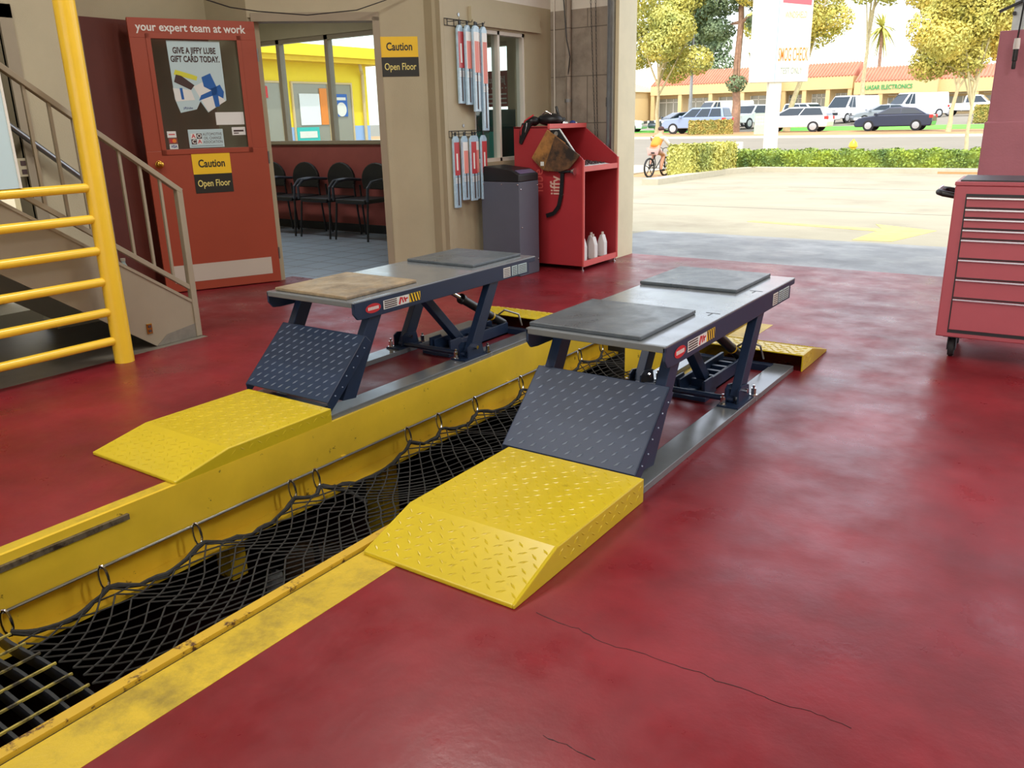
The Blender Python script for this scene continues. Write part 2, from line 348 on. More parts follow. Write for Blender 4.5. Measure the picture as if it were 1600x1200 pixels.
# window wall
w = MB().box(-4.62, -4.5, 5.60, 5.97, 0, 2.28).box(-4.62, -4.5, 6.76, 7.2, 0, 2.28).box(-4.62, -4.5, 5.97, 6.76, 0, 0.95).box(-4.62, -4.5, 5.97, 6.76, 2.04, 2.28)
struct(w, 'wall_window_side', M['beige'])
struct(MB().box(-4.62, -4.5, 5.60, 7.2, 2.28, 4), 'wall_window_side_upper', M['white'])
struct(MB().box(-4.51, -4.455, 5.93, 6.97, 2.055, 2.10).box(-4.51, -4.47, 5.93, 6.97, 2.10, 2.20), 'trim_4', M['beige'])
wf = MB()
for y0, y1 in ((5.97, 6.0), (6.345, 6.375), (6.73, 6.76)): wf.box(-4.58, -4.51, y0, y1, 0.95, 2.04)
wf.box(-4.58, -4.51, 5.97, 6.76, 0.95, 0.98).box(-4.58, -4.51, 5.97, 6.76, 2.01, 2.04)
struct(wf, 'window_1', M['white'])
struct(MB().box(-4.55, -4.545, 6.0, 6.73, 0.98, 2.01), 'window_1_pane', M['glass'])
# front wall with big bay openings
struct(MB().box(-4.62, -3.80, 7.2, 7.53, 0, 2.26), 'wall_front', M['block'])
struct(MB().box(-4.62, -3.80, 7.2, 7.53, 2.26, 4), 'wall_front_upper', M['white'])
struct(MB().box(-3.80, -3.765, 7.18, 7.53, 0, 4), 'wall_front_reveal', M['cream'])
w = MB().box(-3.764, 5.2, 7.2, 7.53, 3.7, 4).box(4.2, 5.2, 7.2, 7.53, 0, 3.7)
struct(w, 'wall_front_opening', M['beige'])
p = MB().box(-0.75, -0.15, 7.16, 7.53, 0, 1.82).box(-0.765, -0.14, 7.14, 7.55, 0, 1.21)
o = struct(p, 'wall_pier', M['pillar'], 0.008)
struct(MB().box(-0.69, -0.62, 7.22, 7.3, 1.82, 3.7).box(-0.60, -0.30, 7.24, 7.5, 1.82, 3.7), 'trim_5', M['steel'])
struct(MB().box(5, 5.2, -6, 7.2, 0, 4), 'wall_right', M['beige'])
struct(MB().box(-5.9, -4.2, -6.2, -6, 0, 4).box(-4.2, 4.6, -6.2, -6, 3.4, 4).box(4.6, 5.2, -6.2, -6, 0, 4), 'wall_rear', M['beige'])
struct(MB().box(-5.9, 5.2, 7.45, 7.53, 4.0, 4.3), 'trim_6', M['beige'])
# waiting room behind
w = MB().box(-10.2, -9.5, 7.6, 7.75, 0, 2.7).box(-9.5, -7.08, 7.6, 7.75, 1.06, 1.09).box(-9.5, -7.08, 7.6, 7.75, 2.33, 2.7).box(-7.08, -5.72, 7.6, 7.75, 0, 2.7)
w.box(-5.72, -5.24, 7.6, 7.75, 0, 1.14).box(-5.72, -5.24, 7.6, 7.75, 2.08, 2.7).box(-5.24, -4.55, 7.53, 7.75, 0, 2.7)
struct(w, 'wall_waiting_room', M['beige'])
struct(MB().box(-9.5, -7.08, 7.6, 7.75, 0, 1.06), 'wall_waiting_room_lower', M['maroon'])
struct(MB().box(-9.9, -7.0, 7.58, 7.62, 0, 0.1), 'baseboard_waiting_room', M['black'])
struct(MB().box(-10.2, -9.9, 4.6, 7.6, 0, 2.7), 'wall_waiting_room_left', M['beige'])
struct(MB().box(-10.2, -6.36, 4.75, 4.9, 0, 2.7), 'wall_waiting_room_back', M['beige'])
struct(MB().prism([(-10.2, 4.75), (-5.9, 4.95), (-4.8, 5.95), (-4.62, 5.95), (-4.62, 7.75), (-10.2, 7.75)], 2.7, 2.85, 'z'), 'ceiling_waiting_room', M['white'])
wf = MB()
for x in (-9.5, -8.83, -7.96, -7.12): wf.box(x - 0.03, x + 0.03, 7.62, 7.7, 1.09, 2.33)
wf.box(-9.5, -7.12, 7.62, 7.7, 2.28, 2.33).box(-9.5, -7.09, 7.56, 7.7, 1.07, 1.11)
struct(wf, 'window_2', M['beige_dk'])
struct(MB().box(-9.5, -7.12, 7.655, 7.66, 1.1, 2.3), 'window_2_pane', M['glass'])
wf = MB().box(-5.72, -5.68, 7.62, 7.7, 1.14, 2.08).box(-5.28, -5.24, 7.62, 7.7, 1.14, 2.08).box(-5.72, -5.24, 7.62, 7.7, 1.14, 1.18).box(-5.72, -5.24, 7.62, 7.7, 2.04, 2.08)
struct(wf, 'window_3', M['beige_dk'])
struct(MB().box(-5.70, -5.26, 7.655, 7.66, 1.16, 2.06), 'window_3_pane', M['glass'])
t = thing('window_decal', 'maroon decal with pale reversed lettering on the street window, seen through the small window', 'sign', (-5.48, 7.63, 1.62))
MB().box(-0.2, 0.2, -0.004, 0.0, -0.18, 0.18).build('panel', M['maroon'], t)
text('lettering', 'Jiffy Lube', 0.1, M['paper'], t, TM((0, -0.006, 0.09), (-1, 0, 0), (0, 0, 1)), 0.8, 0.0005)
mb = MB()
for i in range(8): mb.box(-0.17 + i*0.045, -0.155 + i*0.045, -0.007, -0.004, 0.0, 0.015)
for i in range(3): mb.box(-0.16, 0.16, -0.007, -0.004, -0.06 - i*0.045, -0.045 - i*0.045)
mb.build('small_print', M['paper'], t)
t = thing('filing_cabinet', 'teal cabinet behind the small window of the waiting room', 'cabinet', (-5.0, 6.9, 0))
MB().box(-0.22, 0.22, -0.2, 0.2, 0, 1.4).build('body', mat('dull teal', (40, 96, 96), 0.5), t, 0.01)
mb = MB()
for z in (0.35, 0.7, 1.05): mb.box(-0.2, 0.2, -0.21, -0.2, z - 0.15, z + 0.15)
mb.build('drawer', M['teal'], t)
# ------------------------------------------------------------------ pit
struct(MB().box(-2.80, -2.735, -6, 5.25, -0.02, 0.0), 'floor_pit_edge_left', M['yellow_floor'])
struct(MB().box(-1.757, -1.605, -6, 5.25, -0.15, 0.001), 'floor_pit_edge_right', M['yellow_floor'])
ch = MB().box(-2.745, -2.73, -6, 5.25, -0.19, 0.003).box(-2.80, -2.73, -6, 5.25, -0.195, -0.185).box(-2.81, -2.80, -6, 5.25, -0.34, -0.18).box(-2.81, -2.715, -6, 5.25, -0.345, -0.33)
struct(ch, 'trim_7', M['yellow_web'])
ch = MB().box(-1.80, -1.765, -6, 5.25, -0.02, 0.012).box(-1.80, -1.785, -6, 5.25, -0.3, 0).box(-1.80, -1.76, -6, 5.25, -0.31, -0.3)
struct(ch, 'trim_8', M['lipyellow'])
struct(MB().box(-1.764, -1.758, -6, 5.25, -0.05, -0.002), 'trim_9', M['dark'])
ch = MB().box(-2.31, -1.80, 4.55, 4.62, -0.55, -0.06)
struct(ch, 'wall_pit_end', M['yellow_web'])
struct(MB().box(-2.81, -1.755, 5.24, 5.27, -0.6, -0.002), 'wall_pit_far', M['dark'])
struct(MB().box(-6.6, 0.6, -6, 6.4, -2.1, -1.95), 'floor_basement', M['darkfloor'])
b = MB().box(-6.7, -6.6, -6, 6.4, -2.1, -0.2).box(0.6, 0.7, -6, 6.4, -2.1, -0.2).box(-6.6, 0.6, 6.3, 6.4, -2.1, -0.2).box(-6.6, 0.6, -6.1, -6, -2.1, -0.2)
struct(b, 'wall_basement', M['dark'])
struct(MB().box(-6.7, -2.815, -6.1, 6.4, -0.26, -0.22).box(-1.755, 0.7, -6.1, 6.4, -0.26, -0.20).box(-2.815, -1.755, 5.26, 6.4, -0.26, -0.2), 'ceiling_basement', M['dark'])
t = thing('pit_rod', 'thin steel rod running along the yellow pit channel that the net hooks hang on', 'rod', (-2.712, 0, -0.18))
MB().tube([(0, -1, 0), (0, 5.2, 0)], 0.0055, 8).build('rod', M['steel'], t)
for y in (-0.4, 0.9, 2.5, 3.85): MB().box(-0.018, 0.0, y - 0.012, y + 0.012, -0.012, 0.004).build('bracket', M['yellow_web'], t)
tag(MB().box(-2.729, -2.715, 0.4, 1.44, -0.048, -0.028).build('wear_strip', M['worn']), 'dark worn steel strip bolted along the top of the yellow pit channel', 'metal strip')
tag(MB().box(-3.02, -2.90, 2.915, 3.035, -1.95, -0.26).build('pit_column', M['yellow_web']), 'tall yellow post down in the dark pit, seen through the net', 'post')
tag(MB().box(-3.0, -2.90, 1.95, 2.03, -0.62, -0.26).build('pit_bracket', M['yellow_web']), 'short yellow bracket hanging under the pit edge', 'bracket')
t = thing('oil_can', 'small white canister standing on the pit floor', 'canister', (-4.50, 3.36, -1.95))
MB().lathe([(0.06, 0), (0.063, 0.01), (0.063, 0.15), (0.05, 0.165)], n=20).build('body', M['paper'], t, smooth=True)
MB().lathe([(0.02, 0.165), (0.02, 0.19)], n=14).build('cap', M['steel'], t)
t = thing('cardboard_box', 'brown cardboard box on the pit floor beside the white canister', 'box', (-4.44, 3.72, -1.95), 0.5)
MB().box(-0.2, 0.2, -0.13, 0.13, 0, 0.2).build('body', mat('cardboard', (176, 136, 104), 0.8), t)
MB().box(-0.2, 0.2, -0.02, 0.02, 0.2, 0.202).build('tape', M['paper'], t)
# pit floor work stand glimpsed
t = thing('pit_stand', 'dark metal stand with a round drain pan down in the pit', 'stand', (-3.7, 3.1, -1.95))
mb = MB()
for a in (0.3, 2.4, 4.5): mb.tube([(0.02*math.cos(a), 0.02*math.sin(a), 0.5), (0.25*math.cos(a), 0.25*math.sin(a), 0.0)], 0.012, 6)
mb.tube([(0, 0, 0.4), (0, 0, 0.95)], 0.018, 8).build('frame', M['blacksteel'], t)
MB().lathe([(0.05, 0.95), (0.2, 1.02), (0.21, 1.05), (0.19, 1.05), (0.04, 0.97)], n=20).build('drain_pan', M['steel'], t)
# grating
g = thing('floor_grating', 'greasy steel bar grating with worn yellow cross rods covering the near end of the pit', 'grating', (-2.26, 0.83, -0.03))
mb = MB(); y = -0.02
for i in range(16):
    x0 = -0.5
    yy = -0.014 - i * 0.060
    pts = 7
    for k in range(pts - 1):
        xa = -0.465 + k * 0.93 / (pts - 1); xb = xa + 0.93 / (pts - 1)
        wa = 0.006 * math.sin(k * 1.7 + i * 0.4); wb2 = 0.006 * math.sin((k + 1) * 1.7 + i * 0.4)
        mb.bar((xa, yy + wa, -0.018), (xb, yy + wb2, -0.018), 0.009, 0.04)
mb.build('bearing_bars', M['blacksteel'], g)
mb = MB()
for i in range(12): mb.bar((-0.44 + i * 0.08, -0.96, 0.003), (-0.44 + i * 0.08, 0.0, 0.003), 0.006, 0.006)
mb.build('cross_rods', mat('worn yellow rod', (172, 156, 70), 0.5, dirt=(60, 56, 44), dscale=12, dlo=0.45, dhi=0.6), g)
# ------------------------------------------------------------------ safety net
net = thing('safety_net', 'black rope safety net slung across the open pit from steel hooks', 'net', (-2.28, 2.6, -0.25))
NO = Vector((-2.28, 2.6, -0.25))
hooks = [0.97, 1.30, 1.685, 2.165, 2.305, 2.925, 3.17, 3.49, 3.95, 4.656, 4.95]
def left_edge(y):
    for a, b in zip(hooks[:-1], hooks[1:]):
        if a <= y <= b:
            q = (y - a) / (b - a); d = 4 * q * (1 - q); L = b - a
            return Vector((-2.69 + 0.04 * d, y, -0.25 - 0.09 * L * d))
    return Vector((-2.69, y, -0.25))
def netp(u, v):
    y = 0.97 + u * 3.98
    a = left_edge(y); b = Vector((-1.815, y + 0.03 * math.sin(y * 5), -0.10 - 0.02 * math.sin(y * 3)))
    p = a.lerp(b, v); p.z -= (0.035 + 0.012 * math.sin(y * 2.3)) * math.sin(math.pi * v)
    p.x += 0.012 * math.sin(9 * y + 5 * v); p.y += 0.015 * math.sin(11 * v + 3 * y); return p - NO
mb = MB(); NU, NV = 48, 11
for i in range(-NV, NU + 1):
    for sgn in (1, -1):
        pts = []
        for j in range(NV + 1):
            uu = (i + j if sgn == 1 else i + NV - j)
            if 0 <= uu <= NU:
                k = -0.35 if (j % 2) else 0.0
                pts.append(netp(uu / NU, j / NV))
        if len(pts) > 1: mb.tube(pts, 0.0034, 5, cap=False)
mb.build('mesh_cords', M['rope'], net, fixn=False)
mb = MB(); er = [left_edge(0.97 + i * 3.98 / 120) - NO + Vector((0.004 * math.sin(i * 2.1), 0, 0.004 * math.cos(i * 1.7))) for i in range(121)]
mb.tube(er, [0.0095 + 0.002 * math.sin(i * 1.3) for i in range(121)], 7)
mb.tube([netp(i / 60, 1.0) for i in range(61)], 0.006, 6)
mb.build('border_rope', M['rope'], net)
mb = MB().tube([Vector((-2.68, 2.31, -0.25)) - NO, Vector((-2.60, 2.40, -0.29)) - NO, Vector((-2.52, 2.43, -0.34)) - NO], 0.009, 7)
mb.build('loose_rope_end', M['rope'], net)
for y in hooks:
    c = Vector((-2.70, y, -0.215)) - NO; pts = []
    for k in range(14):
        a = 2 * math.pi * k / 14; pts.append(c + Vector((0.012 * math.cos(a) * 0.4 + 0.012*math.sin(a)*-0.6, 0.014 * math.cos(a), 0.046 * math.sin(a))))
    h = MB().tube(pts, 0.0052, 6, closed=True).build('snap_hook', M['chrome'], net, smooth=True)

# long hairline crack across the red floor
mb = MB()
for cr in ([(-1.104, 1.67), (-1.024, 1.659), (-0.967, 1.664), (-0.91, 1.649), (-0.844, 1.648), (-0.769, 1.661), (-0.706, 1.659), (-0.651, 1.661), (-0.614, 1.667), (-0.58, 1.655), (-0.52, 1.665), (-0.465, 1.66), (-0.429, 1.656), (-0.358, 1.671), (-0.314, 1.667), (-0.245, 1.661)],
           [(-0.828, 1.27), (-0.789, 1.274), (-0.74, 1.273), (-0.677, 1.272)]):
    pp_ = []
    for (x0, y0), (x1, y1) in zip(cr[:-1], cr[1:]):
        for k in range(3):
            q = k / 3; pp_.append((x0 + (x1 - x0) * q + random.uniform(-.002, .002), y0 + (y1 - y0) * q + random.uniform(-.003, .003)))
    for a, b in zip(pp_[:-1], pp_[1:]): mb.bar((a[0], a[1], 0.0003), (b[0], b[1], 0.0003), random.uniform(0.0008, 0.0022), 0.0008)
struct(mb, 'trim_11', M['dark'])
# ------------------------------------------------------------------ tread plate helper
def lugs(mb, o, ux, uy, n, w, h, sx, sy, ln, wd, ht, both=True, tilt=0.6, m=0.03):
    "raised lozenges over a rectangle w x h with corner o and axes ux, uy, normal n"
    o = Vector(o); ux = Vector(ux); uy = Vector(uy); n = Vector(n)
    j = 0; y = m
    while y < h - m * 0.6:
        x = m + (sx / 2 if j % 2 else 0); i = 0
        while x < w - m * 0.6:
            a = tilt if (not both or (i + j) % 2) else -tilt
            d = ux * math.cos(a) + uy * math.sin(a); e = ux * -math.sin(a) + uy * math.cos(a); c = o + ux * x + uy * y
            mb.add([c - d*ln/2, c - e*wd/2 - d*ln*.1, c + d*ln/2, c + e*wd/2 + d*ln*.1, c - d*ln*.22 + n*ht, c + d*ln*.22 + n*ht],
                   [(0, 1, 5, 4), (1, 2, 5), (2, 3, 4, 5), (3, 0, 4)])
            x += sx; i += 1
        y += sy; j += 1
# ------------------------------------------------------------------ yellow ramps
def ramp(name, label, cx, w, y0, y1, y2, h, far=False, seed=0):
    "lip at y0, crease at y1, high edge at y2; local origin on the floor under the lip"
    s = -1 if far else 1
    t = thing(name, label, 'ramp', (cx, y0, 0), 0, 'yellow tread plate ramps')
    a, b = (y1 - y0), (y2 - y0); lip = 0.014
    mb = MB(); th = 0.008
    mb.prism([(0, 0), (0, lip), (a, h), (b, h), (b, h - th), (a, h - th), (0.02 * s, 0.0)], -w/2 + 0.006, w/2 - 0.006, 'x')
    for x0, x1 in ((-w/2, -w/2 + 0.008), (w/2 - 0.008, w/2)): mb.prism([(0, 0), (0, lip), (a, h), (b, h), (b, 0)], x0, x1, 'x')
    p = mb.build('plate', M['yellow_ramp'], t, bevel=0.006, seg=2)
    mb = MB(); L1 = math.hypot(a, h - lip); d = Vector((0, a, h - lip)).normalized(); nn = Vector((0, -d.z, d.y)) if not far else Vector((0, d.z, -d.y))
    if nn.z < 0: nn = -nn
    lugs(mb, Vector((-w/2, 0, lip)), (1, 0, 0), d, nn, w, L1, 0.044, 0.03, 0.034, 0.009, 0.0028)
    lugs(mb, Vector((-w/2, a, h)), (1, 0, 0), (0, s, 0), (0, 0, 1), w, abs(b - a), 0.044, 0.03, 0.034, 0.009, 0.0028)
    for sx in (-1, 1): lugs(mb, Vector((sx * w/2, a, h - 0.005)), (0, s, 0), (0, 0, -1), (sx, 0, 0), abs(b - a), h * 0.8, 0.044, 0.03, 0.03, 0.008, 0.002, m=0.02)
    merge(p, mb)
    return t
ramp('ramp_plate', 'near yellow tread plate ramp at the foot of the right lift', -1.452, 0.58, 1.645, 1.875, 2.455, 0.09)
ramp('ramp_plate', 'near yellow tread plate ramp at the foot of the left lift', -3.022, 0.58, 1.648, 1.90, 2.46, 0.066)
rf = ramp('ramp_plate', 'far yellow tread plate ramp behind the right lift', -1.44, 0.59, 4.78, 4.47, 4.30, 0.092, far=True)
MB().lathe([(0.022, 0), (0.022, 0.03)], (-0.05, 0.0, 0), 16, 'y').xf(Matrix.Translation((0, -0.49, 0.05))).build('knob', M['yellow_ramp'], rf)
ramp('ramp_plate', 'far yellow tread plate ramp behind the left lift', -3.01, 0.59, 4.80, 4.50, 4.32, 0.092, far=True)
# ------------------------------------------------------------------ platform lifts
def make_lift():
    t = thing('platform_lift', 'x', 'lift', (-1.49, 0, 0), 0, 'raised grey platform lifts over the pit')
    W = 0.30
    d = MB().box(-W, W, 2.67, 4.20, 0.505, 0.516).box(-W, W, 2.66, 2.672, 0.49, 0.516)
    d.build('deck', M['slate_top'], t, bevel=0.004)
    for s in (-1, 1):
        x0, x1 = (W - 0.012, W) if s > 0 else (-W, -W + 0.012)
        r = MB().prism([(2.66, 0.512), (4.195, 0.512), (4.195, 0.485), (4.13, 0.485), (4.13, 0.425), (2.73, 0.425), (2.685, 0.43), (2.66, 0.46)], x0, x1, 'x')
        r.build('side_rail', M['slate'], t, bevel=0.003)
    MB().box(-0.05, 0.05, 3.2, 3.7, 0.40, 0.504).box(-W + .02, W - .02, 3.0, 3.04, 0.44, 0.504).box(-W + .02, W - .02, 3.9, 3.94, 0.44, 0.504).build('under_frame', M['slate'], t)
    for s in (-1, 1):
        MB().box(s*W, s*(W - 0.11), 2.47, 4.30, 0.0, 0.028).build('base_rail', M['slate_top'], t, bevel=0.002)
        x = s * 0.245
        for yb, zb, yt, zt in ((2.62, 0.06, 2.86, 0.46), (3.60, 0.06, 3.84, 0.46)):
            l = MB().prism([(yb - 0.042, zb), (yb + 0.045, zb - 0.01), (yt + 0.045, zt), (yt - 0.042, zt)], x - 0.022, x + 0.022, 'x')
            l.build('leg', M['slate'], t, bevel=0.003)
        br = MB().prism([(3.53, 0.028), (3.53, 0.10), (3.56, 0.115), (3.66, 0.10), (3.68, 0.028)], x - 0.034, x - 0.026, 'x').prism([(3.53, 0.028), (3.53, 0.10), (3.56, 0.115), (3.66, 0.10), (3.68, 0.028)], x + 0.026, x + 0.034, 'x').box(x - 0.05, x + 0.05, 3.48, 3.69, 0.028, 0.036)
        br.build('foot_bracket', M['slate'], t)
        for bx, by in ((-0.03, 3.50), (0.045, 3.70)):
            b = MB().lathe([(0.012, 0.0), (0.012, 0.035)], (x + bx, by, 0.036), 6).lathe([(0.018, 0), (0.018, 0.006)], (x + bx, by, 0.034), 14).lathe([(0.006, 0.03), (0.006, 0.05)], (x + bx, by, 0.036), 10)
            b.build('anchor_bolt', M['chrome'], t)
        MB().lathe([(0.011, -0.05), (0.011, 0.05)], (x, 3.60, 0.085), 10, 'x').build('pivot_pin', M['chrome'], t)
    MB().tube([(-0.25, 3.55, 0.05), (0.25, 3.55, 0.05)], 0.014, 10).build('cross_shaft', M['slate'], t)
    for ya in (4.22, 2.50): MB().box(-W + .1, W - .1, ya, ya + .05, 0, 0.035).build('cross_member', M['slate'], t)
    MB().bar((0, 3.42, 0.44), (0, 3.80, 0.05), 0.05, 0.05, (0, 1, 0)).build('lock_arm', M['slate'], t, bevel=0.003)
    lk = MB().box(-0.07, -0.055, 3.64, 4.22, 0.0, 0.075).box(0.055, 0.07, 3.64, 4.22, 0.0, 0.075).box(-0.07, 0.07, 3.64, 4.22, 0, 0.012).box(-0.1, 0.1, 3.58, 3.7, 0.0, 0.02)
    lk.prism([(3.62, 0), (3.62, 0.09), (3.72, 0.09), (3.78, 0)], -0.08, -0.07, 'x').prism([(3.62, 0), (3.62, 0.09), (3.72, 0.09), (3.78, 0)], 0.07, 0.08, 'x')
    for i in range(5): lk.box(-0.05, 0.05, 3.76 + i*0.09, 3.785 + i*0.09, 0.01, 0.05)
    lk.build('lock_rack', M['slate'], t, bevel=0.002)
    a = Vector((0.03, 3.50, 0.47)); b = Vector((0.03, 4.24, 0.055)); dd = (b - a)
    MB().tube([a, a + dd * 0.55], 0.013, 14).build('piston_rod', M['chrome'], t, smooth=True)
    MB().tube([a + dd * 0.40, a + dd * 0.405, a + dd * 0.43, a + dd * 0.431, a + dd * 0.98, a + dd], [0.026, 0.031, 0.031, 0.026, 0.026, 0.01], 16).build('hydraulic_cylinder', M['black'], t, smooth=True)
    MB().tube([a + dd * 0.80, a + dd * 0.815], 0.0275, 16).build('yellow_band', M['yellow'], t)
    h = MB().tube([a + dd*0.9 + Vector((0, 0, .03)), a + dd*0.88 + Vector((0.05, 0.02, .06)), a + dd*0.95 + Vector((0.10, 0.05, .05)), a + dd + Vector((0.12, 0.02, 0.0))], 0.006, 8)
    h.build('hose', M['steel'], t, smooth=True)
    # folding tread plate resting on the ramp
    y0, z0, y1, z1 = 2.462, 0.088, 2.735, 0.345
    dv = Vector((0, y1 - y0, z1 - z0)); L = dv.length; dv.normalize(); nn = Vector((0, -dv.z, dv.y))
    fp = MB(); th = nn * -0.008
    A = [Vector((-0.29, y0, z0)), Vector((0.29, y0, z0)), Vector((0.29, y1, z1)), Vector((-0.29, y1, z1))]
    fp.add(A + [p + th for p in A], [(0,1,2,3), (7,6,5,4), (0,4,5,1), (1,5,6,2), (2,6,7,3), (3,7,4,0)])
    for x in (-0.29, 0.282):
        k = -nn * 0.055
        q = [Vector((x, y0, z0)), Vector((x, y1, z1)), Vector((x, y1, z1)) + dv*0.0 + k*0.9, Vector((x, y1, z1)) - dv*0.03 + k, Vector((x, y0, z0)) + dv*0.10 + k, Vector((x, y0 + 0.01, 0.03))]
        fp.add(q + [p + Vector((0.008, 0, 0)) for p in q], [tuple(range(6)), tuple(range(11, 5, -1))] + [(i, (i+1) % 6, (i+1) % 6 + 6, i + 6) for i in range(6)])
    fpo = fp.build('flap_plate', M['slate'], t, bevel=0.003)
    mb = MB(); lugs(mb, (-0.29, y0, z0), (1, 0, 0), dv, nn, 0.58, L, 0.052, 0.036, 0.034, 0.0075, 0.005, both=False, tilt=0.75)
    for i in range(6): mb.ball(tuple(Vector((0.291, y0, z0)) + dv * (0.05 + i * 0.055) - nn * (0.02 + 0.012 * (i % 2))), 0.004, 5)
    merge(fpo, mb, mat('slate lug', (128, 142, 166), 0.25))
    return t
lift = make_lift()
def decals(t, full=True):
    x = 0.3008
    d = MB(); n = 24
    c = (x, 2.79, 0.468)
    d.add([(x + 0.0008, c[1] + 0.052 * math.cos(2*math.pi*k/n), c[2] + 0.0225 * math.sin(2*math.pi*k/n)) for k in range(n)], [tuple(range(n))])
    e = d.build('oval_badge', M['redink'], t)
    bd = MB()
    for i in range(7): bd.box(x + 0.0008, x + 0.0014, 2.755 + i * 0.0105, 2.7625 + i * 0.0105, 0.4605, 0.4755)
    bd.build('badge_lettering', M['paper'], e)
    p = MB().box(x, x + 0.0008, 2.86, 3.045, 0.447, 0.49).build('warning_label', M['paper'], t)
    l = MB()
    for i in range(4): l.box(x + 0.0008, x + 0.0014, 2.867, 2.955, 0.4515 + i * 0.0098, 0.457 + i * 0.0098)
    l.build('small_print', M['ink'], p)
    l = MB()
    l.bar((x + 0.001, 2.972, 0.452), (x + 0.001, 2.985, 0.485), 0.012, 0.001, (1, 0, 0)).bar((x + 0.001, 2.992, 0.484), (x + 0.001, 3.002, 0.456), 0.009, 0.001, (1, 0, 0))
    l.bar((x + 0.001, 3.007, 0.482), (x + 0.001, 3.02, 0.458), 0.01, 0.001, (1, 0, 0)).bar((x + 0.001, 3.012, 0.47), (x + 0.001, 3.035, 0.474), 0.008, 0.001, (1, 0, 0)).build('hazard_pictogram', M['redink'], p)
    s = MB().box(x, x + 0.0008, 3.047, 3.13, 0.447, 0.49).build('hazard_stripes', M['signY'], t)
    l = MB()
    for i in range(4):
        y = 3.051 + i * 0.021
        l.add([(x + 0.0012, y + 0.012, 0.4475), (x + 0.0012, y + 0.022 if y + .022 < 3.13 else 3.13, 0.4475), (x + 0.0012, y + 0.008, 0.4895), (x + 0.0012, y - 0.002 if i else 3.0475, 0.4895)], [(0, 1, 2, 3)])
    l.build('black_stripes', M['signB'], s)
    for y0, y1 in ((3.86, 3.93), (3.945, 4.0), (4.01, 4.10)):
        q = MB().box(x, x + 0.0008, y0, y1, 0.436, 0.492).build('rating_label', M['paperblue'] if y0 > 3.9 else M['paper'], t)
        l = MB()
        for i in range(5): l.box(x + 0.0008, x + 0.0014, y0 + .006, y1 - .006, 0.441 + i * 0.0098, 0.445 + i * 0.0098)
        l.build('small_print', M['ink'], q)
decals(lift)
liftL = copy_tree(lift); liftL.location.x = -3.045; liftL['group'] = lift['group']
lift['label'] = 'right raised grey platform lift, its black rubber mats on top, nearer the tool chest'
liftL['label'] = 'left raised grey platform lift, beside the stairs, with a tan board on its near end'
# black paint marks on the right deck only
mb = MB()
for y in (3.245, 3.775):
    mb.box(0.215, 0.275, y, y + 0.006, 0.5162, 0.5168).box(0.240, 0.246, y - 0.045, y, 0.5162, 0.5168)
mb.build('corner_mark', M['black'], lift)
# mats lying on the decks
def deck_mat(label, cx, y0, y1, w, m, th=0.016, rot=0.0):
    t = MB().prism([(-w/2, -(y1-y0)/2), (w/2, -(y1-y0)/2), (w/2, (y1-y0)/2), (-w/2, (y1-y0)/2)], 0, th, 'z').build('deck_mat', m, None, bevel=0.004)
    t.location = (cx, (y0 + y1) / 2, 0.5165); t.rotation_euler = (0, 0, rot)
    return tag(t, label, 'mat', 'mats lying on the lift decks')
deck_mat('black rubber mat on the near end of the right lift', -1.548, 2.69, 3.205, 0.49, M['rubber'])
deck_mat('black rubber mat on the far end of the right lift', -1.550, 3.68, 4.17, 0.49, M['rubber'])
deck_mat('dirty tan board on the near end of the left lift', -3.065, 2.69, 3.19, 0.50, M['plywood'], 0.016)
deck_mat('dark rubber mat on the far end of the left lift', -3.07, 3.68, 4.16, 0.49, M['rubber'])
# ------------------------------------------------------------------ yellow guard rail
t = thing('guard_rail', 'yellow tubular guard rail with a tall post in front of the stairs', 'railing', (-4.57, 2.56, 0))
MB().tube([(0, 0, 0), (0, 0, 3.99)], 0.054, 24).build('post', M['rail_yellow'], t, smooth=True)
MB().tube([(0, -3.2, 0), (0, -3.2, 3.99)], 0.054, 24).build('post', M['rail_yellow'], t, smooth=True)
for z in (0.135, 0.305, 0.48, 0.655, 0.83, 1.0):
    MB().tube([(0, -0.03, z), (0, -3.2, z)], 0.025, 16).build('rail', M['rail_yellow'], t, smooth=True)
t = thing('notice_board', 'plain white panel standing on the top yellow rail at the left edge', 'board', (-4.56, 1.78, 1.026))
MB().box(-0.008, 0.008, -0.38, 0.38, 0, 0.9).build('panel', M['paperblue'], t)
MB().box(-0.012, 0.012, 0.372, 0.384, 0, 0.9).build('edge_strip', M['white'], t)
# ------------------------------------------------------------------ stairs going up to the left
t = thing('staircase', 'taupe steel staircase rising to the left behind the yellow guard rail', 'stairs', (-4.72, 3.17, 0))
sl = -0.692
mb = MB().prism([(0, 0), (0, 0.236), (-3.2, 0.236 + 3.2 * 0.692), (-3.2, 3.2 * 0.692 - 0.15), (-0.30, 0)], -0.012, 0.0, 'x')
mb.prism([(0, 0.215), (0, 0.236), (-3.2, 0.236 + 3.2*0.692), (-3.2, 0.215 + 3.2*0.692)], -0.04, 0.006, 'x')
mb.build('stringer', M['beige_dk'], t)
MB().prism([(0.01, 0), (0.01, 0.09), (-0.22, 0.06), (-0.30, 0)], 0.0, 0.004, 'x').build('kick_plate', M['greyfloor'], t)
MB().prism([(0, 0), (0, 0.236), (-3.2, 0.236 + 3.2 * 0.692), (-3.2, 3.2 * 0.692 - 0.15), (-0.30, 0)], -1.03, -1.02, 'x').build('stringer', M['beige_dk'], t)
for i in range(11):
    z = 0.18 * (i + 1); y = -0.02 - 0.26 * i
    MB().box(-1.02, -0.012, y - 0.27, y, z - 0.03, z).box(-1.02, -0.012, y - 0.005, y, z - 0.18, z - 0.03).build('tread', M['greyfloor'], t)
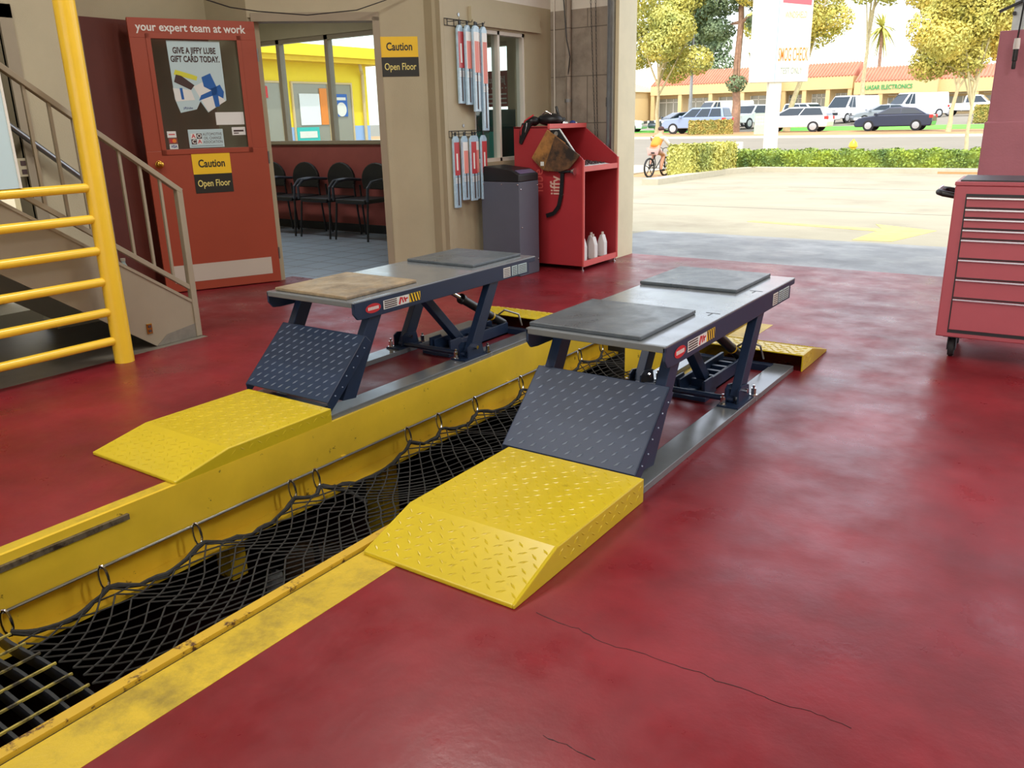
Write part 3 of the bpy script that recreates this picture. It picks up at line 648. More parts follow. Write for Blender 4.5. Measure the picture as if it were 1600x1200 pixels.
MB().box(-0.03, 0.01, -0.015, 0.025, 0, 0.93).build('newel_post', M['beige_dk'], t, bevel=0.003)
MB().bar((-0.01, 0.02, 0.925), (-0.01, -3.2, 0.925 + 3.22 * 0.745), 0.042, 0.03).build('top_rail', M['beige_dk'], t, bevel=0.003)
MB().bar((-0.01, 0.0, 0.315), (-0.01, -3.2, 0.315 + 3.2 * 0.715), 0.03, 0.028).build('bottom_rail', M['beige_dk'], t, bevel=0.002)
for i in range(26):
    y = -0.112 - i * 0.118
    MB().box(-0.018, -0.002, y - 0.008, y + 0.008, 0.315 - y * 0.715, 0.925 - y * 0.745).build('baluster', M['beige_dk'], t)
t = MB().tube([(-5.70, 3.12, 0.985), (-5.70, 0.2, 0.985 + 2.92 * 0.86)], 0.02, 14).build('wall_handrail', M['steel'], None, smooth=True)
tag(t, 'round metal handrail fixed along the wall behind the stairs', 'handrail')
for y in (2.85, 1.6):
    z = 0.985 + (3.12 - y) * 0.86
    MB().tube([(-5.70, y, z - 0.015), (-5.71, y, z - 0.06), (-5.76, y, z - 0.065)], 0.008, 8).lathe([(0.03, 0), (0.03, 0.006)], (-5.779, y, z - 0.065), 14, 'x').build('bracket', M['beige_dk'], t)
t = thing('power_outlet', 'beige wall outlet plate beside the stairs handrail', 'outlet', (-5.779, 2.78, 1.08))
MB().box(0, 0.006, -0.036, 0.036, -0.058, 0.058).build('plate', M['beige'], t, bevel=0.002)
MB().box(0.006, 0.009, -0.016, 0.016, -0.042, -0.012).box(0.006, 0.009, -0.016, 0.016, 0.012, 0.042).build('socket', M['ink'], t)
t = thing('stringer_outlet', 'small brass outlet plate low on the stair side', 'outlet', (-4.719, 2.835, 0.12))
MB().box(0, 0.006, -0.018, 0.018, -0.032, 0.032).build('plate', M['brass'], t, bevel=0.002)
MB().box(0.006, 0.009, -0.009, 0.009, -0.022, -0.006).box(0.006, 0.009, -0.009, 0.009, 0.006, 0.022).build('socket', M['ink'], t)
t = thing('water_bottle', 'clear plastic water bottle standing on a stair tread', 'bottle', (-4.81, 2.79, 0.361))
MB().lathe([(0.03, 0), (0.032, 0.01), (0.031, 0.12), (0.012, 0.165), (0.012, 0.18)], n=18).build('body', M['paperblue'], t, smooth=True)
MB().lathe([(0.0325, 0.05), (0.0325, 0.1)], n=18).build('label_band', M['blue'], t)
MB().lathe([(0.014, 0.18), (0.014, 0.195)], n=14).build('cap', M['white'], t)
# ------------------------------------------------------------------ door
D = thing('open_door', 'open orange red door with a glazed panel, gift card poster and caution sign', 'door', (-6.18, 3.92, 0), math.atan2(0.86, 0.395))
# local: x from free edge to hinges, -y towards the bay
mb = MB().box(0, 0.945, 0, 0.045, 0.008, 1.13).box(0, 0.945, 0, 0.045, 1.96, 2.1).box(0, 0.15, 0, 0.045, 1.13, 1.96).box(0.80, 0.945, 0, 0.045, 1.13, 1.96)
mb.build('leaf', M['door'], D, bevel=0.002)
fr = MB().box(0.115, 0.15, -0.008, 0, 1.10, 1.99).box(0.79, 0.825, -0.008, 0, 1.10, 1.99).box(0.115, 0.825, -0.008, 0, 1.955, 1.99).box(0.115, 0.825, -0.008, 0, 1.10, 1.14)
fr.build('glazing_frame', M['door'], D, bevel=0.002)
MB().box(0.15, 0.80, 0.02, 0.025, 1.13, 1.96).build('glass_pane', M['glass'], D)
def T(loc, up=(0, 0, 1)): return TM(loc, (1, 0, 0), up)
text('lettering', 'your expert team at work', 0.083, M['paper'], D, T((0.46, -0.001, 2.035)), 0.92, bold=0.0015)
pz = -0.003 + 0.02
pst = MB(); y = 0.018
pst.add([(0.262, y, 1.945), (0.66, y, 1.945), (0.662, y, 1.505), (0.51, y, 1.415), (0.46, y, 1.50), (0.425, y, 1.44), (0.30, y, 1.415), (0.27, y, 1.52)], [tuple(range(8))])
pst.v += [(a, b + 0.001, c) for a, b, c in pst.v]; pst.f.append(tuple(range(15, 7, -1)))
P = pst.build('poster', M['paperblue'], D, fixn=False)
text('poster_lettering', 'GIVE A JIFFY LUBE\nGIFT CARD TODAY.', 0.062, M['ink'], P, T((0.461, 0.017, 1.842)), 0.66, 0.0003, bold=0.0022)
mb = MB(); q = 0.0168
mb.add([(0.285, q, 1.70), (0.45, q, 1.655), (0.46, q, 1.685), (0.42, q, 1.70), (0.30, q, 1.735)], [(0, 1, 2, 3, 4)]).build('yellow_shape', M['yelink'], P)
MB().add([(0.28, q - .0003, 1.645), (0.40, q - .0003, 1.585), (0.43, q - .0003, 1.62), (0.34, q - .0003, 1.69), (0.30, q - .0003, 1.70)], [(0, 1, 2, 3, 4)]).build('dark_shape', M['ink'], P)
mb = MB().add([(0.265, q, 1.60), (0.40, q, 1.585), (0.42, q, 1.51), (0.275, q, 1.50)], [(0, 1, 2, 3)]).add([(0.42, q, 1.61), (0.53, q, 1.66), (0.655, q, 1.50), (0.51, q, 1.42)], [(0, 1, 2, 3)]).build('gift_boxes', M['paper'], P)
mb = MB(); q2 = q - 0.0006
mb.add([(0.45, q2, 1.505), (0.47, q2, 1.545), (0.60, q2, 1.60), (0.585, q2, 1.55)], [(0, 1, 2, 3)])
mb.add([(0.55, q2, 1.60), (0.60, q2, 1.59), (0.605, q2, 1.46), (0.57, q2, 1.455)], [(0, 1, 2, 3)])
mb.add([(0.49, q2, 1.68), (0.56, q2, 1.71), (0.60, q2, 1.60), (0.555, q2, 1.58), (0.50, q2, 1.61)], [(0, 1, 2, 3, 4)])
mb.add([(0.57, q2, 1.60), (0.625, q2, 1.625), (0.65, q2, 1.57), (0.64, q2, 1.52), (0.585, q2, 1.55)], [(0, 1, 2, 3, 4)])
mb.add([(0.315, q2, 1.60), (0.335, q2, 1.60), (0.34, q2, 1.515), (0.32, q2, 1.515)], [(0, 1, 2, 3)])
mb.build('blue_ribbon', M['blue'], P)
text('poster_small_lettering', 'jiffylube', 0.026, M['navy'], P, T((0.36, q2, 1.45), (0.2, 0, 1)), 0.9, 0.0002)
a = MB().box(0.333, 0.604, 0.017, 0.018, 1.147, 1.287).build('association_sticker', M['paperblue'], D)
for i, (ch, cx, cz, mm, bg) in enumerate((('A', 0.371, 1.236, 'redink', 'paper'), ('O', 0.415, 1.236, 'paper', 'ink'), ('C', 0.371, 1.193, 'paper', 'ink'), ('A', 0.415, 1.193, 'redink', 'paper'))):
    MB().box(cx - 0.02, cx + 0.02, 0.0162, 0.017, cz - 0.02, cz + 0.02).build('letter_tile', M[bg], a)
    text('letter', ch, 0.042, M[mm], a, T((cx, 0.0158, cz)), 1, 0.0003, bold=0.001)
text('sticker_lettering', 'AUTOMOTIVE\nOIL CHANGE\nASSOCIATION', 0.03, M['ink'], a, T((0.518, 0.0165, 1.218)), 0.78, 0.0003)
MB().box(0.345, 0.592, 0.0162, 0.017, 1.158, 1.161).build('rule', M['ink'], a)
MB().box(0.562, 0.785, 0.017, 0.018, 1.318, 1.415).build('blank_sticker', M['paper'], D)
b = MB().box(0.677, 0.785, 0.017, 0.018, 1.236, 1.298).build('small_sticker', M['paper'], D)
MB().box(0.69, 0.77, 0.0163, 0.017, 1.262, 1.276).box(0.69, 0.73, 0.0163, 0.017, 1.247, 1.255).build('small_print', M['ink'], b)
b = MB().box(0.175, 0.242, 0.017, 0.018, 1.23, 1.278).build('card_sticker', M['paper'], D)
MB().box(0.185, 0.232, 0.0163, 0.017, 1.25, 1.258).build('small_print', M['redink'], b)
b = MB().box(0.18, 0.245, 0.017, 0.018, 1.185, 1.225).build('card_sticker', M['maroon'], D)
for cx, mm in ((0.205, 'redink'), (0.222, 'orangeink')):
    MB().lathe([(0.015, 0), (0.015, 0.0006)], (cx, 0.0164 - (0.0003 if mm == 'orangeink' else 0), 1.205), 18, 'y').build('circle', M[mm], b)
b = MB().box(0.182, 0.245, 0.017, 0.018, 1.142, 1.18).build('card_sticker', M['paper'], D)
text('card_lettering', 'VISA', 0.03, M['navy'], b, T((0.213, 0.0165, 1.161)), 0.8, 0.0003, bold=0.001, shear=0.2)
def caution(parent, x0, x1, z0, zm, z1, y, fm):
    s1 = MB().box(x0, x1, y - 0.003, y, zm, z1).build('caution_panel', M['signY'], parent)
    s2 = MB().box(x0, x1, y - 0.003, y, z0, zm).build('open_floor_panel', M['signB'], parent)
    w = x1 - x0; cx = (x0 + x1) / 2
    text('lettering', 'Caution', w * 0.28, M['signB'], s1, T((cx, y - 0.0035, (zm + z1) / 2)), 0.78, 0.0003, bold=0.0022)
    text('lettering', 'Open Floor', w * 0.25, M['signT'], s2, T((cx, y - 0.0035, (zm + z0) / 2)), 0.72, 0.0003, bold=0.0006)
cs = thing('caution_sign', 'yellow and black Caution Open Floor sign stuck on the orange red door', 'sign', (-6.18, 3.92, 0), math.atan2(0.86, 0.395), 'caution open floor signs')
caution(cs, 0.331, 0.631, 0.79, 0.94, 1.10, -0.0005, None)
cs = thing('caution_sign', 'yellow and black Caution Open Floor sign on the beige wall right of the doorway', 'sign', tuple(AO), math.atan2(AD.y, AD.x), 'caution open floor signs')
caution(cs, 0.984, 1.290, 1.669, 1.82, 1.978, -0.0005, None)
k = MB().box(0.075, 0.877, -0.002, -0.0002, 0.08, 0.222).build('kick_plate', mat('brushed kick plate', (196, 186, 172), 0.4), D)
mb = MB().lathe([(0.03, 0), (0.03, -0.006), (0.012, -0.01), (0.011, -0.03), (0.024, -0.036), (0.029, -0.048), (0.024, -0.062), (0.01, -0.067)], (0.082, 0, 1.03), 22, 'y')
mb.build('knob', M['brass'], D, smooth=True)
for z in (0.25, 1.05, 1.85): MB().lathe([(0.007, z - 0.05), (0.007, z + 0.05)], (0.949, 0.0, 0), 10).build('hinge', M['steel'], D)
# sagging wire on the header
tag(MB().tube([(-5.36, 3.75, 2.20), (-5.45, 4.3, 2.135), (-5.45, 4.55, 2.128), (-5.35, 4.95, 2.125), (-5.10, 5.25, 2.165), (-4.85, 5.58, 2.30), (-4.80, 5.62, 2.9)], 0.0045, 6).build('sagging_wire', M['black'], None, smooth=True), 'thin dark wire sagging across the wall above the doorway', 'wire')
# ------------------------------------------------------------------ wiper blade racks and packs on the window wall
def rack(label, y0, y1, z):
    t = thing('wire_rack', label, 'rack', (-4.5, (y0 + y1) / 2, z), 0, 'wire racks on the wall')
    h = (y1 - y0) / 2; mb = MB()
    mb.tube([(0.005, -h, 0), (0.005, h, 0), (0.005, h, -0.05), (0.005, -h, -0.05)], 0.003, 6, closed=True)
    for i in range(5):
        y = -h + 0.04 + i * (2*h - 0.08) / 4
        mb.tube([(0.004, y, -0.05), (0.004, y, 0)], 0.003, 6)
    mb.build('frame', M['blacksteel'], t)
    for i in range(3):
        y = -h + 0.04 + i * (2*h - 0.08) / 2
        MB().tube([(0.004, y, -0.02), (0.03, y, -0.025), (0.12, y, -0.022), (0.125, y, -0.008)], 0.003, 6).build('hook', M['blacksteel'], t)
    MB().lathe([(0.014, 0), (0.014, 0.006)], (0, -0.02, 0.04), 12, 'x').build('screw_cap', M['steel'], t)
    return t
rack('upper wire rack holding the long wiper blade packs', 5.60, 6.02, 2.085)
rack('lower wire rack holding the short wiper blade packs', 5.60, 6.04, 1.225)
M['sleeve'] = mat('clear blue tinted sleeve', (170, 200, 220), 0.15, coat=0.6, var=0.12, scale=25)
M['cardred'] = mat('red printed card', (190, 60, 66), 0.35, coat=0.4)
M['cardwhite'] = mat('white printed card', (236, 236, 232), 0.35, coat=0.4)
def pack(label, y, ztop, zbot, xoff, kind, grp):
    t = thing('wiper_blade_pack', label, 'wiper blades', (-4.485 + xoff, y, zbot), 0, grp)
    L = ztop - zbot; w = 0.076
    MB().prism([(-w/2, 0), (w/2, 0), (w/2, L - 0.03), (w*0.2, L), (-w*0.2, L), (-w/2, L - 0.03)], 0, 0.022, 'x').build('sleeve', M['sleeve'], t, bevel=0.003)
    c = M['cardred'] if kind else M['cardwhite']
    zr = L * 0.46 if L > 0.56 else L * 0.42
    a = MB().box(0.0222, 0.0235, -w/2 + 0.004, w/2 - 0.004, zr, L - 0.05).build('card', c, t)
    if kind == 0: MB().box(0.0236, 0.024, -w/2 + 0.012, w/2 - 0.008, zr + 0.0, L - 0.12).build('card_stripe', mat('salmon card print', (232, 140, 128), 0.4), a)
    else: MB().box(0.0236, 0.024, -0.012, 0.008, zr + 0.04, L - 0.14).build('card_stripe', M['cardwhite'], a)
    MB().box(0.0222, 0.0245, -0.008, 0.006, 0.02, zr).build('blade', M['ink'], t)
    l = MB()
    for i in range(4): l.box(0.0222, 0.0240, -w/2 + .006, w/2 - .006, zr - 0.03 - i*0.012, zr - 0.024 - i*0.012)
    l.build('small_print', M['cardwhite'], t)
    MB().box(0.006, 0.016, -0.008, 0.008, L - 0.005, L + 0.03).build('hanger_tab', M['black'], t)
for i, (y, zb, xo, kd, lb) in enumerate(((5.765, 1.44, 0.0, 1, 'leftmost long wiper blade pack on the upper rack, red card'), (5.83, 1.43, 0.03, 0, 'second long wiper blade pack from the left on the upper rack'),
      (5.895, 1.375, 0.06, 0, 'middle long wiper blade pack on the upper rack'), (5.955, 1.375, 0.03, 0, 'fourth long wiper blade pack from the left on the upper rack'), (6.02, 1.22, 0.05, 0, 'longest wiper blade pack hanging at the right end of the upper rack'))):
    pack(lb, y, 2.045, zb, xo, kd, 'wiper packs on the upper rack')
for i, (y, zb, xo, kd, lb) in enumerate(((5.655, 0.60, 0.0, 1, 'leftmost red wiper blade pack on the lower rack, hanging lowest'), (5.735, 0.66, 0.03, 0, 'pale wiper blade pack second from the left on the lower rack'),
      (5.81, 0.65, 0.06, 1, 'red wiper blade pack in the middle of the lower rack'), (5.885, 0.655, 0.03, 0, 'pale wiper blade pack fourth from the left on the lower rack'), (5.96, 0.65, 0.06, 1, 'red wiper blade pack at the right end of the lower rack'))):
    pack(lb, y, 1.185, zb, xo, kd, 'wiper packs on the lower rack')
# ------------------------------------------------------------------ grey cabinet bin
t = thing('waste_cabinet', 'slate grey metal cabinet with a black sloping lid beside the red desk', 'cabinet', (-4.23, 6.08, 0))
MB().box(-0.20, 0.20, -0.15, 0.15, 0, 0.80).build('body', M['greybin'], t, bevel=0.006)
MB().prism([(-0.20, 0.80), (0.20, 0.80), (0.20, 0.86), (0.12, 0.90), (-0.16, 0.93), (-0.20, 0.90)], -0.15, 0.15, 'y').build('lid', M['black'], t, bevel=0.008)
MB().prism([(0.14, 0.892), (0.19, 0.866), (0.191, 0.870), (0.141, 0.896)], -0.12, 0.12, 'y').build('lid_panel', mat('violet grey panel', (90, 88, 120), 0.3), t)
for x, y, z in ((-0.17, -0.152, 0.78), (0.02, -0.152, 0.78), (0.185, -0.152, 0.78)):
    MB().ball((x, y, z), 0.007, 6).build('screw', M['chrome'], t)
for y, z in ((-0.13, 0.74), (-0.12, 0.42), (0.13, 0.76), (0.13, 0.12)):
    MB().ball((0.201, y, z), 0.007, 6).build('screw', M['chrome'], t)
# ------------------------------------------------------------------ red desk
M['cardpale'] = mat('worn pale lettering', (214, 176, 160), 0.6)
t = thing('service_desk', 'tall red metal service desk with a sloping hutch and open lower bay', 'desk', (-4.05, 6.74, 0))
prof = [(-0.36, 0.04), (0.36, 0.04), (0.36, 0.955), (0.345, 0.975), (0.0, 1.235), (-0.36, 1.24)]
for y in (-0.32, 0.31): MB().prism(prof, y, y + 0.012, 'y').build('side_panel', M['redmetal'], t, bevel=0.002)
MB().box(-0.36, -0.345, -0.31, 0.31, 0.04, 1.24).build('back_panel', M['redmetal'], t)
MB().box(-0.36, 0.005, -0.32, 0.322, 1.228, 1.242).build('top', M['redmetal'], t)
MB().box(0.0, 0.022, -0.325, 0.325, 1.222, 1.262).build('top_lip', M['redlip'], t, bevel=0.003)
s = MB().box(-0.345, 0.352, -0.308, 0.31, 0.865, 0.88).build('writing_shelf', M['redmetal'], t)
MB().box(0.34, 0.362, -0.308, 0.31, 0.86, 0.905).build('shelf_lip', M['redlip'], s, bevel=0.002)
s = MB().box(-0.345, 0.352, -0.308, 0.31, 0.05, 0.065).build('bottom_shelf', M['redmetal'], t)
MB().box(0.345, 0.362, -0.308, 0.31, 0.035, 0.085).build('shelf_lip', M['redlip'], s)
for y in (-0.32, 0.31): MB().box(0.352, 0.366, y - 0.003, y + 0.014, 0.04, 0.96).build('edge_trim', M['redlip'], t)
for x in (-0.33, 0.34):
    for y in (-0.3, 0.3): MB().lathe([(0.015, 0), (0.015, 0.008), (0.007, 0.01), (0.007, 0.05)], (x, y, 0), 10).build('foot', M['chrome'], t)
text('lettering', 'jiffy', 0.15, M['cardpale'], t, TM((0.08, -0.3215, 0.74), (0, 0, 1), (-1, 0, 0)), 0.8, 0.0006, bold=0.002)
text('lettering', 'lube', 0.15, M['redlip'], t, TM((-0.10, -0.3215, 0.78), (0, 0, 1), (-1, 0, 0)), 0.8, 0.0006, bold=0.0005)
# items on and around the desk
DX, DY = -4.05, 6.74
t = thing('tool_bag', 'black tool bag with red trim draped over the top of the red desk', 'bag', (DX - 0.13, DY - 0.14, 1.2435))
mb = MB().ball((0.03, 0.02, 0.055), 0.1, 10, (1.25, 0.9, 0.55)).ball((-0.10, -0.06, 0.045), 0.07, 8, (0.9, 1.1, 0.6))
mb.build('body', M['black'], t, smooth=True)
MB().prism([(-0.13, 0.03), (-0.02, 0.04), (-0.055, -0.02), (-0.14, -0.155), (-0.165, -0.14), (-0.155, -0.04)], -0.20, -0.175, 'y').build('flap', M['black'], t, bevel=0.005)
MB().tube([(-0.15, -0.19, -0.12), (-0.135, -0.20, -0.02), (-0.10, -0.19, 0.05), (-0.07, -0.10, 0.095)], 0.006, 8).build('red_trim', M['redink'], t)
MB().tube([(-0.09, -0.206, -0.05), (-0.075, -0.206, 0.0), (-0.07, -0.206, 0.03)], 0.005, 6).build('buckle', M['chrome'], t)
MB().tube([(0.0, -0.06, 0.10), (0.04, -0.06, 0.125), (0.09, -0.05, 0.10)], 0.006, 8).build('strap_ring', M['chrome'], t)
t = thing('rag', 'small green and black crumpled rag on the left end of the desk top', 'rag', (DX - 0.30, DY - 0.16, 1.2435))
mb = MB().ball((0, 0, 0.03), 0.05, 8, (1.1, 0.8, 0.7)).ball((0.04, 0.03, 0.035), 0.035, 7)
mb.build('cloth', mat('green cloth', (70, 110, 50), 0.9, dirt=(20, 24, 20), dscale=30, dlo=0.45, dhi=0.55), t, smooth=True)
t = thing('counter_bell', 'chrome cased gauge with an upright black handle on the desk top', 'gauge', (DX - 0.03, DY - 0.04, 1.2435))
MB().box(-0.03, 0.05, -0.04, 0.04, 0, 0.04).build('base', M['chrome'], t, bevel=0.01)
MB().box(-0.035, 0.03, -0.03, 0.03, 0.04, 0.07).build('cap', M['black'], t, bevel=0.008)
MB().bar((-0.02, 0, 0.06), (-0.055, 0.0, 0.165), 0.025, 0.012).build('handle', M['black'], t)
MB().bar((-0.012, -0.014, 0.07), (-0.045, -0.014, 0.16), 0.004, 0.006).build('handle_edge', M['chrome'], t)
t = thing('tape_roll', 'small blue and white roll on the front edge of the desk top', 'roll', (DX - 0.02, DY + 0.14, 1.2435))
MB().ball((0, 0, 0.022), 0.026, 8, (1, 1.3, 0.8)).build('roll', M['navy'], t, smooth=True)
MB().ball((0.012, 0.04, 0.014), 0.014, 6).build('core', M['paper'], t, smooth=True)
t = thing('keyboard', 'pale keyboard with dark keys lying on the writing shelf of the red desk', 'keyboard', (DX + 0.20, DY, 0.8815))
MB().prism([(-0.15, 0), (0.13, 0), (0.13, 0.02), (-0.15, 0.05)], -0.25, 0.24, 'y').build('case', M['paper'], t, bevel=0.004)
mb = MB()
for i in range(12):
    for j in range(5):
        if (i * 7 + j * 3) % 5: mb.box(-0.11 + j * 0.042, -0.085 + j * 0.042, -0.22 + i * 0.037, -0.196 + i * 0.037, 0.046 - j*0.0045, 0.054 - j*0.0045)
mb.build('keys', M['ink'], t)
t = thing('hanging_folder', 'dirty tan leather folder hanging diagonally on the side of the red desk', 'folder', (DX, DY - 0.335, 1.0))
fp = [(0.015, 0.215), (-0.15, -0.02), (-0.02, -0.13), (0.13, -0.135), (0.35, -0.02)]
MB().prism([(0.015, 0.215), (-0.152, -0.024), (-0.045, -0.12), (0.02, -0.14)] + [(0.20, 0.10)], -0.02, -0.004, 'y').build('flap', mat('tan leather', (176, 124, 66), 0.5, dirt=(70, 54, 40), dscale=5, dlo=0.45, dhi=0.65), t, bevel=0.003)
MB().prism([(0.10, 0.16), (-0.02, -0.13), (0.15, -0.14), (0.245, -0.11), (0.35, 0.0)], -0.032, -0.018, 'y').build('body', mat('dark stained leather', (120, 86, 56), 0.5, dirt=(44, 38, 34), dscale=6, dlo=0.42, dhi=0.6), t, bevel=0.003)
MB().box(-0.055, -0.02, -0.0225, -0.02, -0.09, -0.055).build('patch', M['paper'], t)
t = thing('clipboard', 'grey clipboard with a white edge leaning behind the tan folder', 'clipboard', (DX + 0.05, DY - 0.322, 1.05))
MB().prism([(-0.02, 0.165), (0.075, 0.165), (0.23, -0.03), (0.08, -0.04)], -0.01, -0.004, 'y').build('board', M['blacksteel'], t)
MB().bar((0.078, -0.008, 0.168), (0.235, -0.008, -0.03), 0.008, 0.012, (0, 1, 0)).bar((-0.02, -0.008, 0.165), (0.078, -0.008, 0.168), 0.008, 0.012, (0, 1, 0)).build('edge', M['paper'], t)
MB().lathe([(0.02, 0), (0.02, -0.01)], (0.05, -0.012, 0.13), 14, 'y').build('clip', M['chrome'], t)
t = thing('hose_nozzle', 'black strap hanging from a chrome nozzle on the side of the red desk', 'hose', (DX + 0.16, DY - 0.335, 0.86))
MB().tube([(-0.03, -0.012, 0), (0.10, -0.012, 0.006)], 0.012, 10).build('barrel', M['blacksteel'], t, smooth=True)
MB().lathe([(0.02, 0), (0.02, 0.022), (0.032, 0.024), (0.032, 0.03)], (0.10, -0.012, 0.006), 14, 'x').build('nozzle_head', M['chrome'], t)
sp = [(0.0, 0.0), (-0.005, -0.1), (-0.015, -0.2), (-0.04, -0.3), (-0.09, -0.36), (-0.17, -0.385), (-0.22, -0.385)]
mb = MB()
for a, b in zip(sp[:-1], sp[1:]): mb.bar((a[0], -0.006, a[1]), (b[0], -0.006, b[1]), 0.008, 0.036, (1, 0, 0))
mb.build('strap', M['black'], t)
for i, (x, y, lb) in enumerate(((0.27, -0.18, 'white oil bottle, leftmost of the five in the bottom of the red desk'), (0.20, -0.10, 'white oil bottle second from the left in the bottom of the red desk'), (0.29, -0.02, 'white oil bottle in the middle of the row in the red desk'), (0.22, 0.07, 'white oil bottle fourth from the left in the red desk'), (0.29, 0.16, 'white oil bottle at the right end of the row in the red desk'))):
    t = thing('oil_bottle', lb, 'bottle', (DX + x, DY + y, 0.0655), 0, 'oil bottles in the desk')
    MB().prism([(-0.035, 0), (0.035, 0), (0.035, 0.13), (0.012, 0.20), (-0.012, 0.20), (-0.035, 0.14)], -0.03, 0.03, 'y').build('body', M['paper'], t, bevel=0.006)
    MB().lathe([(0.011, 0.20), (0.011, 0.225)], n=12).build('cap', M['white'], t)
t = thing('black_funnel', 'black funnel shape standing behind the oil bottles', 'funnel', (DX + 0.02, DY - 0.2, 0.0655))
MB().lathe([(0.1, 0), (0.1, 0.12), (0.06, 0.24), (0.02, 0.3)], n=20).build('cone', M['black'], t, smooth=True)
MB().lathe([(0.02, 0.3), (0.018, 0.36)], n=14).build('spout', M['black'], t)
# ------------------------------------------------------------------ pipes, chains, track on the block wall
tag(MB().tube([(-4.45, 7.185, 0.0), (-4.45, 7.185, 3.99)], 0.007, 8).build('conduit', M['white'], None, smooth=True), 'thin white conduit in the corner beside the block wall', 'pipe')
t = thing('wall_pipe', 'grey vertical pipe on the block wall behind the red desk', 'pipe', (-4.285, 7.16, 0))
MB().tube([(0, 0, 0), (0, 0, 3.99)], 0.03, 16).build('pipe', M['block'], t, smooth=True)
for z in (0.6, 1.45, 2.9): MB().tube([(0, 0, z), (0, 0, z + 0.03)], 0.034, 16).build('clamp', M['steel'], t)
tag(MB().tube([(-4.34, 7.18, 3.0), (-4.33, 7.15, 2.4), (-4.27, 7.11, 2.0), (-4.24, 7.12, 1.85), (-4.29, 7.15, 1.6), (-4.26, 7.16, 1.2)], 0.005, 6).build('loose_cable', M['black'], None), 'loose dark cable hanging beside the wall pipe', 'cable')
def chain(x0, x1, label):
    t = thing('door_chain', label, 'chain', (x0, 7.13, 3.3), 0, 'door hoist chains')
    mb = MB(); n = 72; top, bot = 0.0, -2.3
    for i in range(n):
        q = i / (n - 1); x = (x1 - x0) * q ** 1.3; z = top + (bot - top) * q
        pts = []
        for k in range(8):
            a = 2 * math.pi * k / 8; r1 = 0.006 * math.cos(a); r2 = 0.019 * math.sin(a)
            pts.append((x + (r1 if i % 2 else 0), (0 if i % 2 else r1), z + r2))
        mb.tube(pts, 0.0022, 4, closed=True)
    mb.build('links', M['blacksteel'], t)
chain(-4.06, -3.965, 'left of the two hoist chains hanging against the block wall')
chain(-3.995, -3.945, 'right of the two hoist chains hanging against the block wall')
t = thing('door_track', 'steel vertical roller door track at the left side of the bay opening', 'track', (-3.83, 7.16, 0))
MB().box(-0.025, 0.025, 0.0, 0.02, 0, 3.9).box(-0.028, -0.022, -0.03, 0.02, 0, 3.9).box(0.022, 0.028, -0.03, 0.02, 0, 3.9).build('channel', M['steel'], t)
for z in (0.4, 1.4, 2.6): MB().box(-0.05, -0.025, -0.0, 0.03, z, z + 0.08).build('bracket', M['blacksteel'], t)
# pier fittings
t = thing('hanging_lamp', 'grey and white hand lamp hanging on its cord against the maroon pier', 'lamp', (-0.63, 7.09, 1.56))
MB().lathe([(0.012, 0.0), (0.014, 0.01), (0.012, 0.05), (0.017, 0.055), (0.017, 0.13)], n=14).build('handle', M['blacksteel'], t, smooth=True)
MB().lathe([(0.02, 0.13), (0.021, 0.16), (0.018, 0.2)], n=14).build('guard', M['paper'], t, smooth=True)
MB().tube([(0, 0, 0.2), (0.01, 0, 0.5), (0.02, 0.02, 1.6)], 0.006, 8).build('cord', M['black'], t)
t = thing('opener_arm', 'dark slanted metal arm jutting from the post above the maroon pier', 'bracket', (-0.66, 7.15, 1.93))
MB().bar((-0.11, 0, 0.015), (0.09, 0, 0.10), 0.03, 0.018).build('arm', M['blacksteel'], t, bevel=0.003)
MB().bar((-0.02, 0.0, 0.0), (-0.02, 0.1, 0.0), 0.02, 0.02).build('mount', M['blacksteel'], t)
# ------------------------------------------------------------------ tool chest
t = thing('tool_chest', 'tall red rolling tool chest with eight drawers at the right edge', 'tool chest', (-0.62, 4.93, 0), math.radians(2.5))
W = 1.05; Dp = 0.46
MB().box(0, W, 0, Dp, 0.125, 0.925).build('body', M['redmetal2'], t, bevel=0.006)
MB().box(-0.003, W, -0.003, Dp, 0.925, 0.945).build('top_tray', M['redmetal2'], t, bevel=0.004)
MB().box(0.02, W - .02, 0.03, Dp - .03, 0.945, 0.952).build('top_mat', M['black'], t)
hz_ = [0.855, 0.802, 0.752, 0.697, 0.645, 0.541, 0.437, 0.331]
top = [h + 0.012 for h in hz_]; bot = top[1:] + [0.165]
top[0] += 0.006
MB().box(0.055, W - 0.06, -0.0015, 0.0, 0.15, 0.885).build('drawer_recess', M['black'], t)
for a, b, h in zip(top, bot, hz_):
    d = MB().box(0.062, W - 0.068, -0.012, 0.001, b + 0.005, a - 0.002).build('drawer', M['redmetal2'], t, bevel=0.002)
    MB().prism([(-0.012, a - 0.017), (-0.022, a - 0.012), (-0.022, a - 0.004), (-0.012, a - 0.002)], 0.062, W - 0.068, 'x').build('drawer_pull', M['chrome'], d)
for x in (0.08, W - 0.08):
    for y in (0.09, Dp - 0.07):
        c = MB().box(x - 0.045, x + 0.045, y - 0.04, y + 0.04, 0.112, 0.125).box(x - 0.022, x - 0.017, y - 0.03, y + 0.03, 0.04, 0.115).box(x + 0.017, x + 0.022, y - 0.03, y + 0.03, 0.04, 0.115).build('caster_fork', M['blacksteel'], t)
        MB().lathe([(0.05, -0.015), (0.055, -0.008), (0.055, 0.008), (0.05, 0.015)], (x, y, 0.055), 20, 'x').build('wheel', M['tyre'], c, smooth=True)
h = MB().tube([(0, 0.10, 0.865), (-0.06, 0.10, 0.875), (-0.085, 0.13, 0.88), (-0.085, 0.34, 0.88), (-0.06, 0.37, 0.875), (0, 0.37, 0.865)], 0.016, 12)
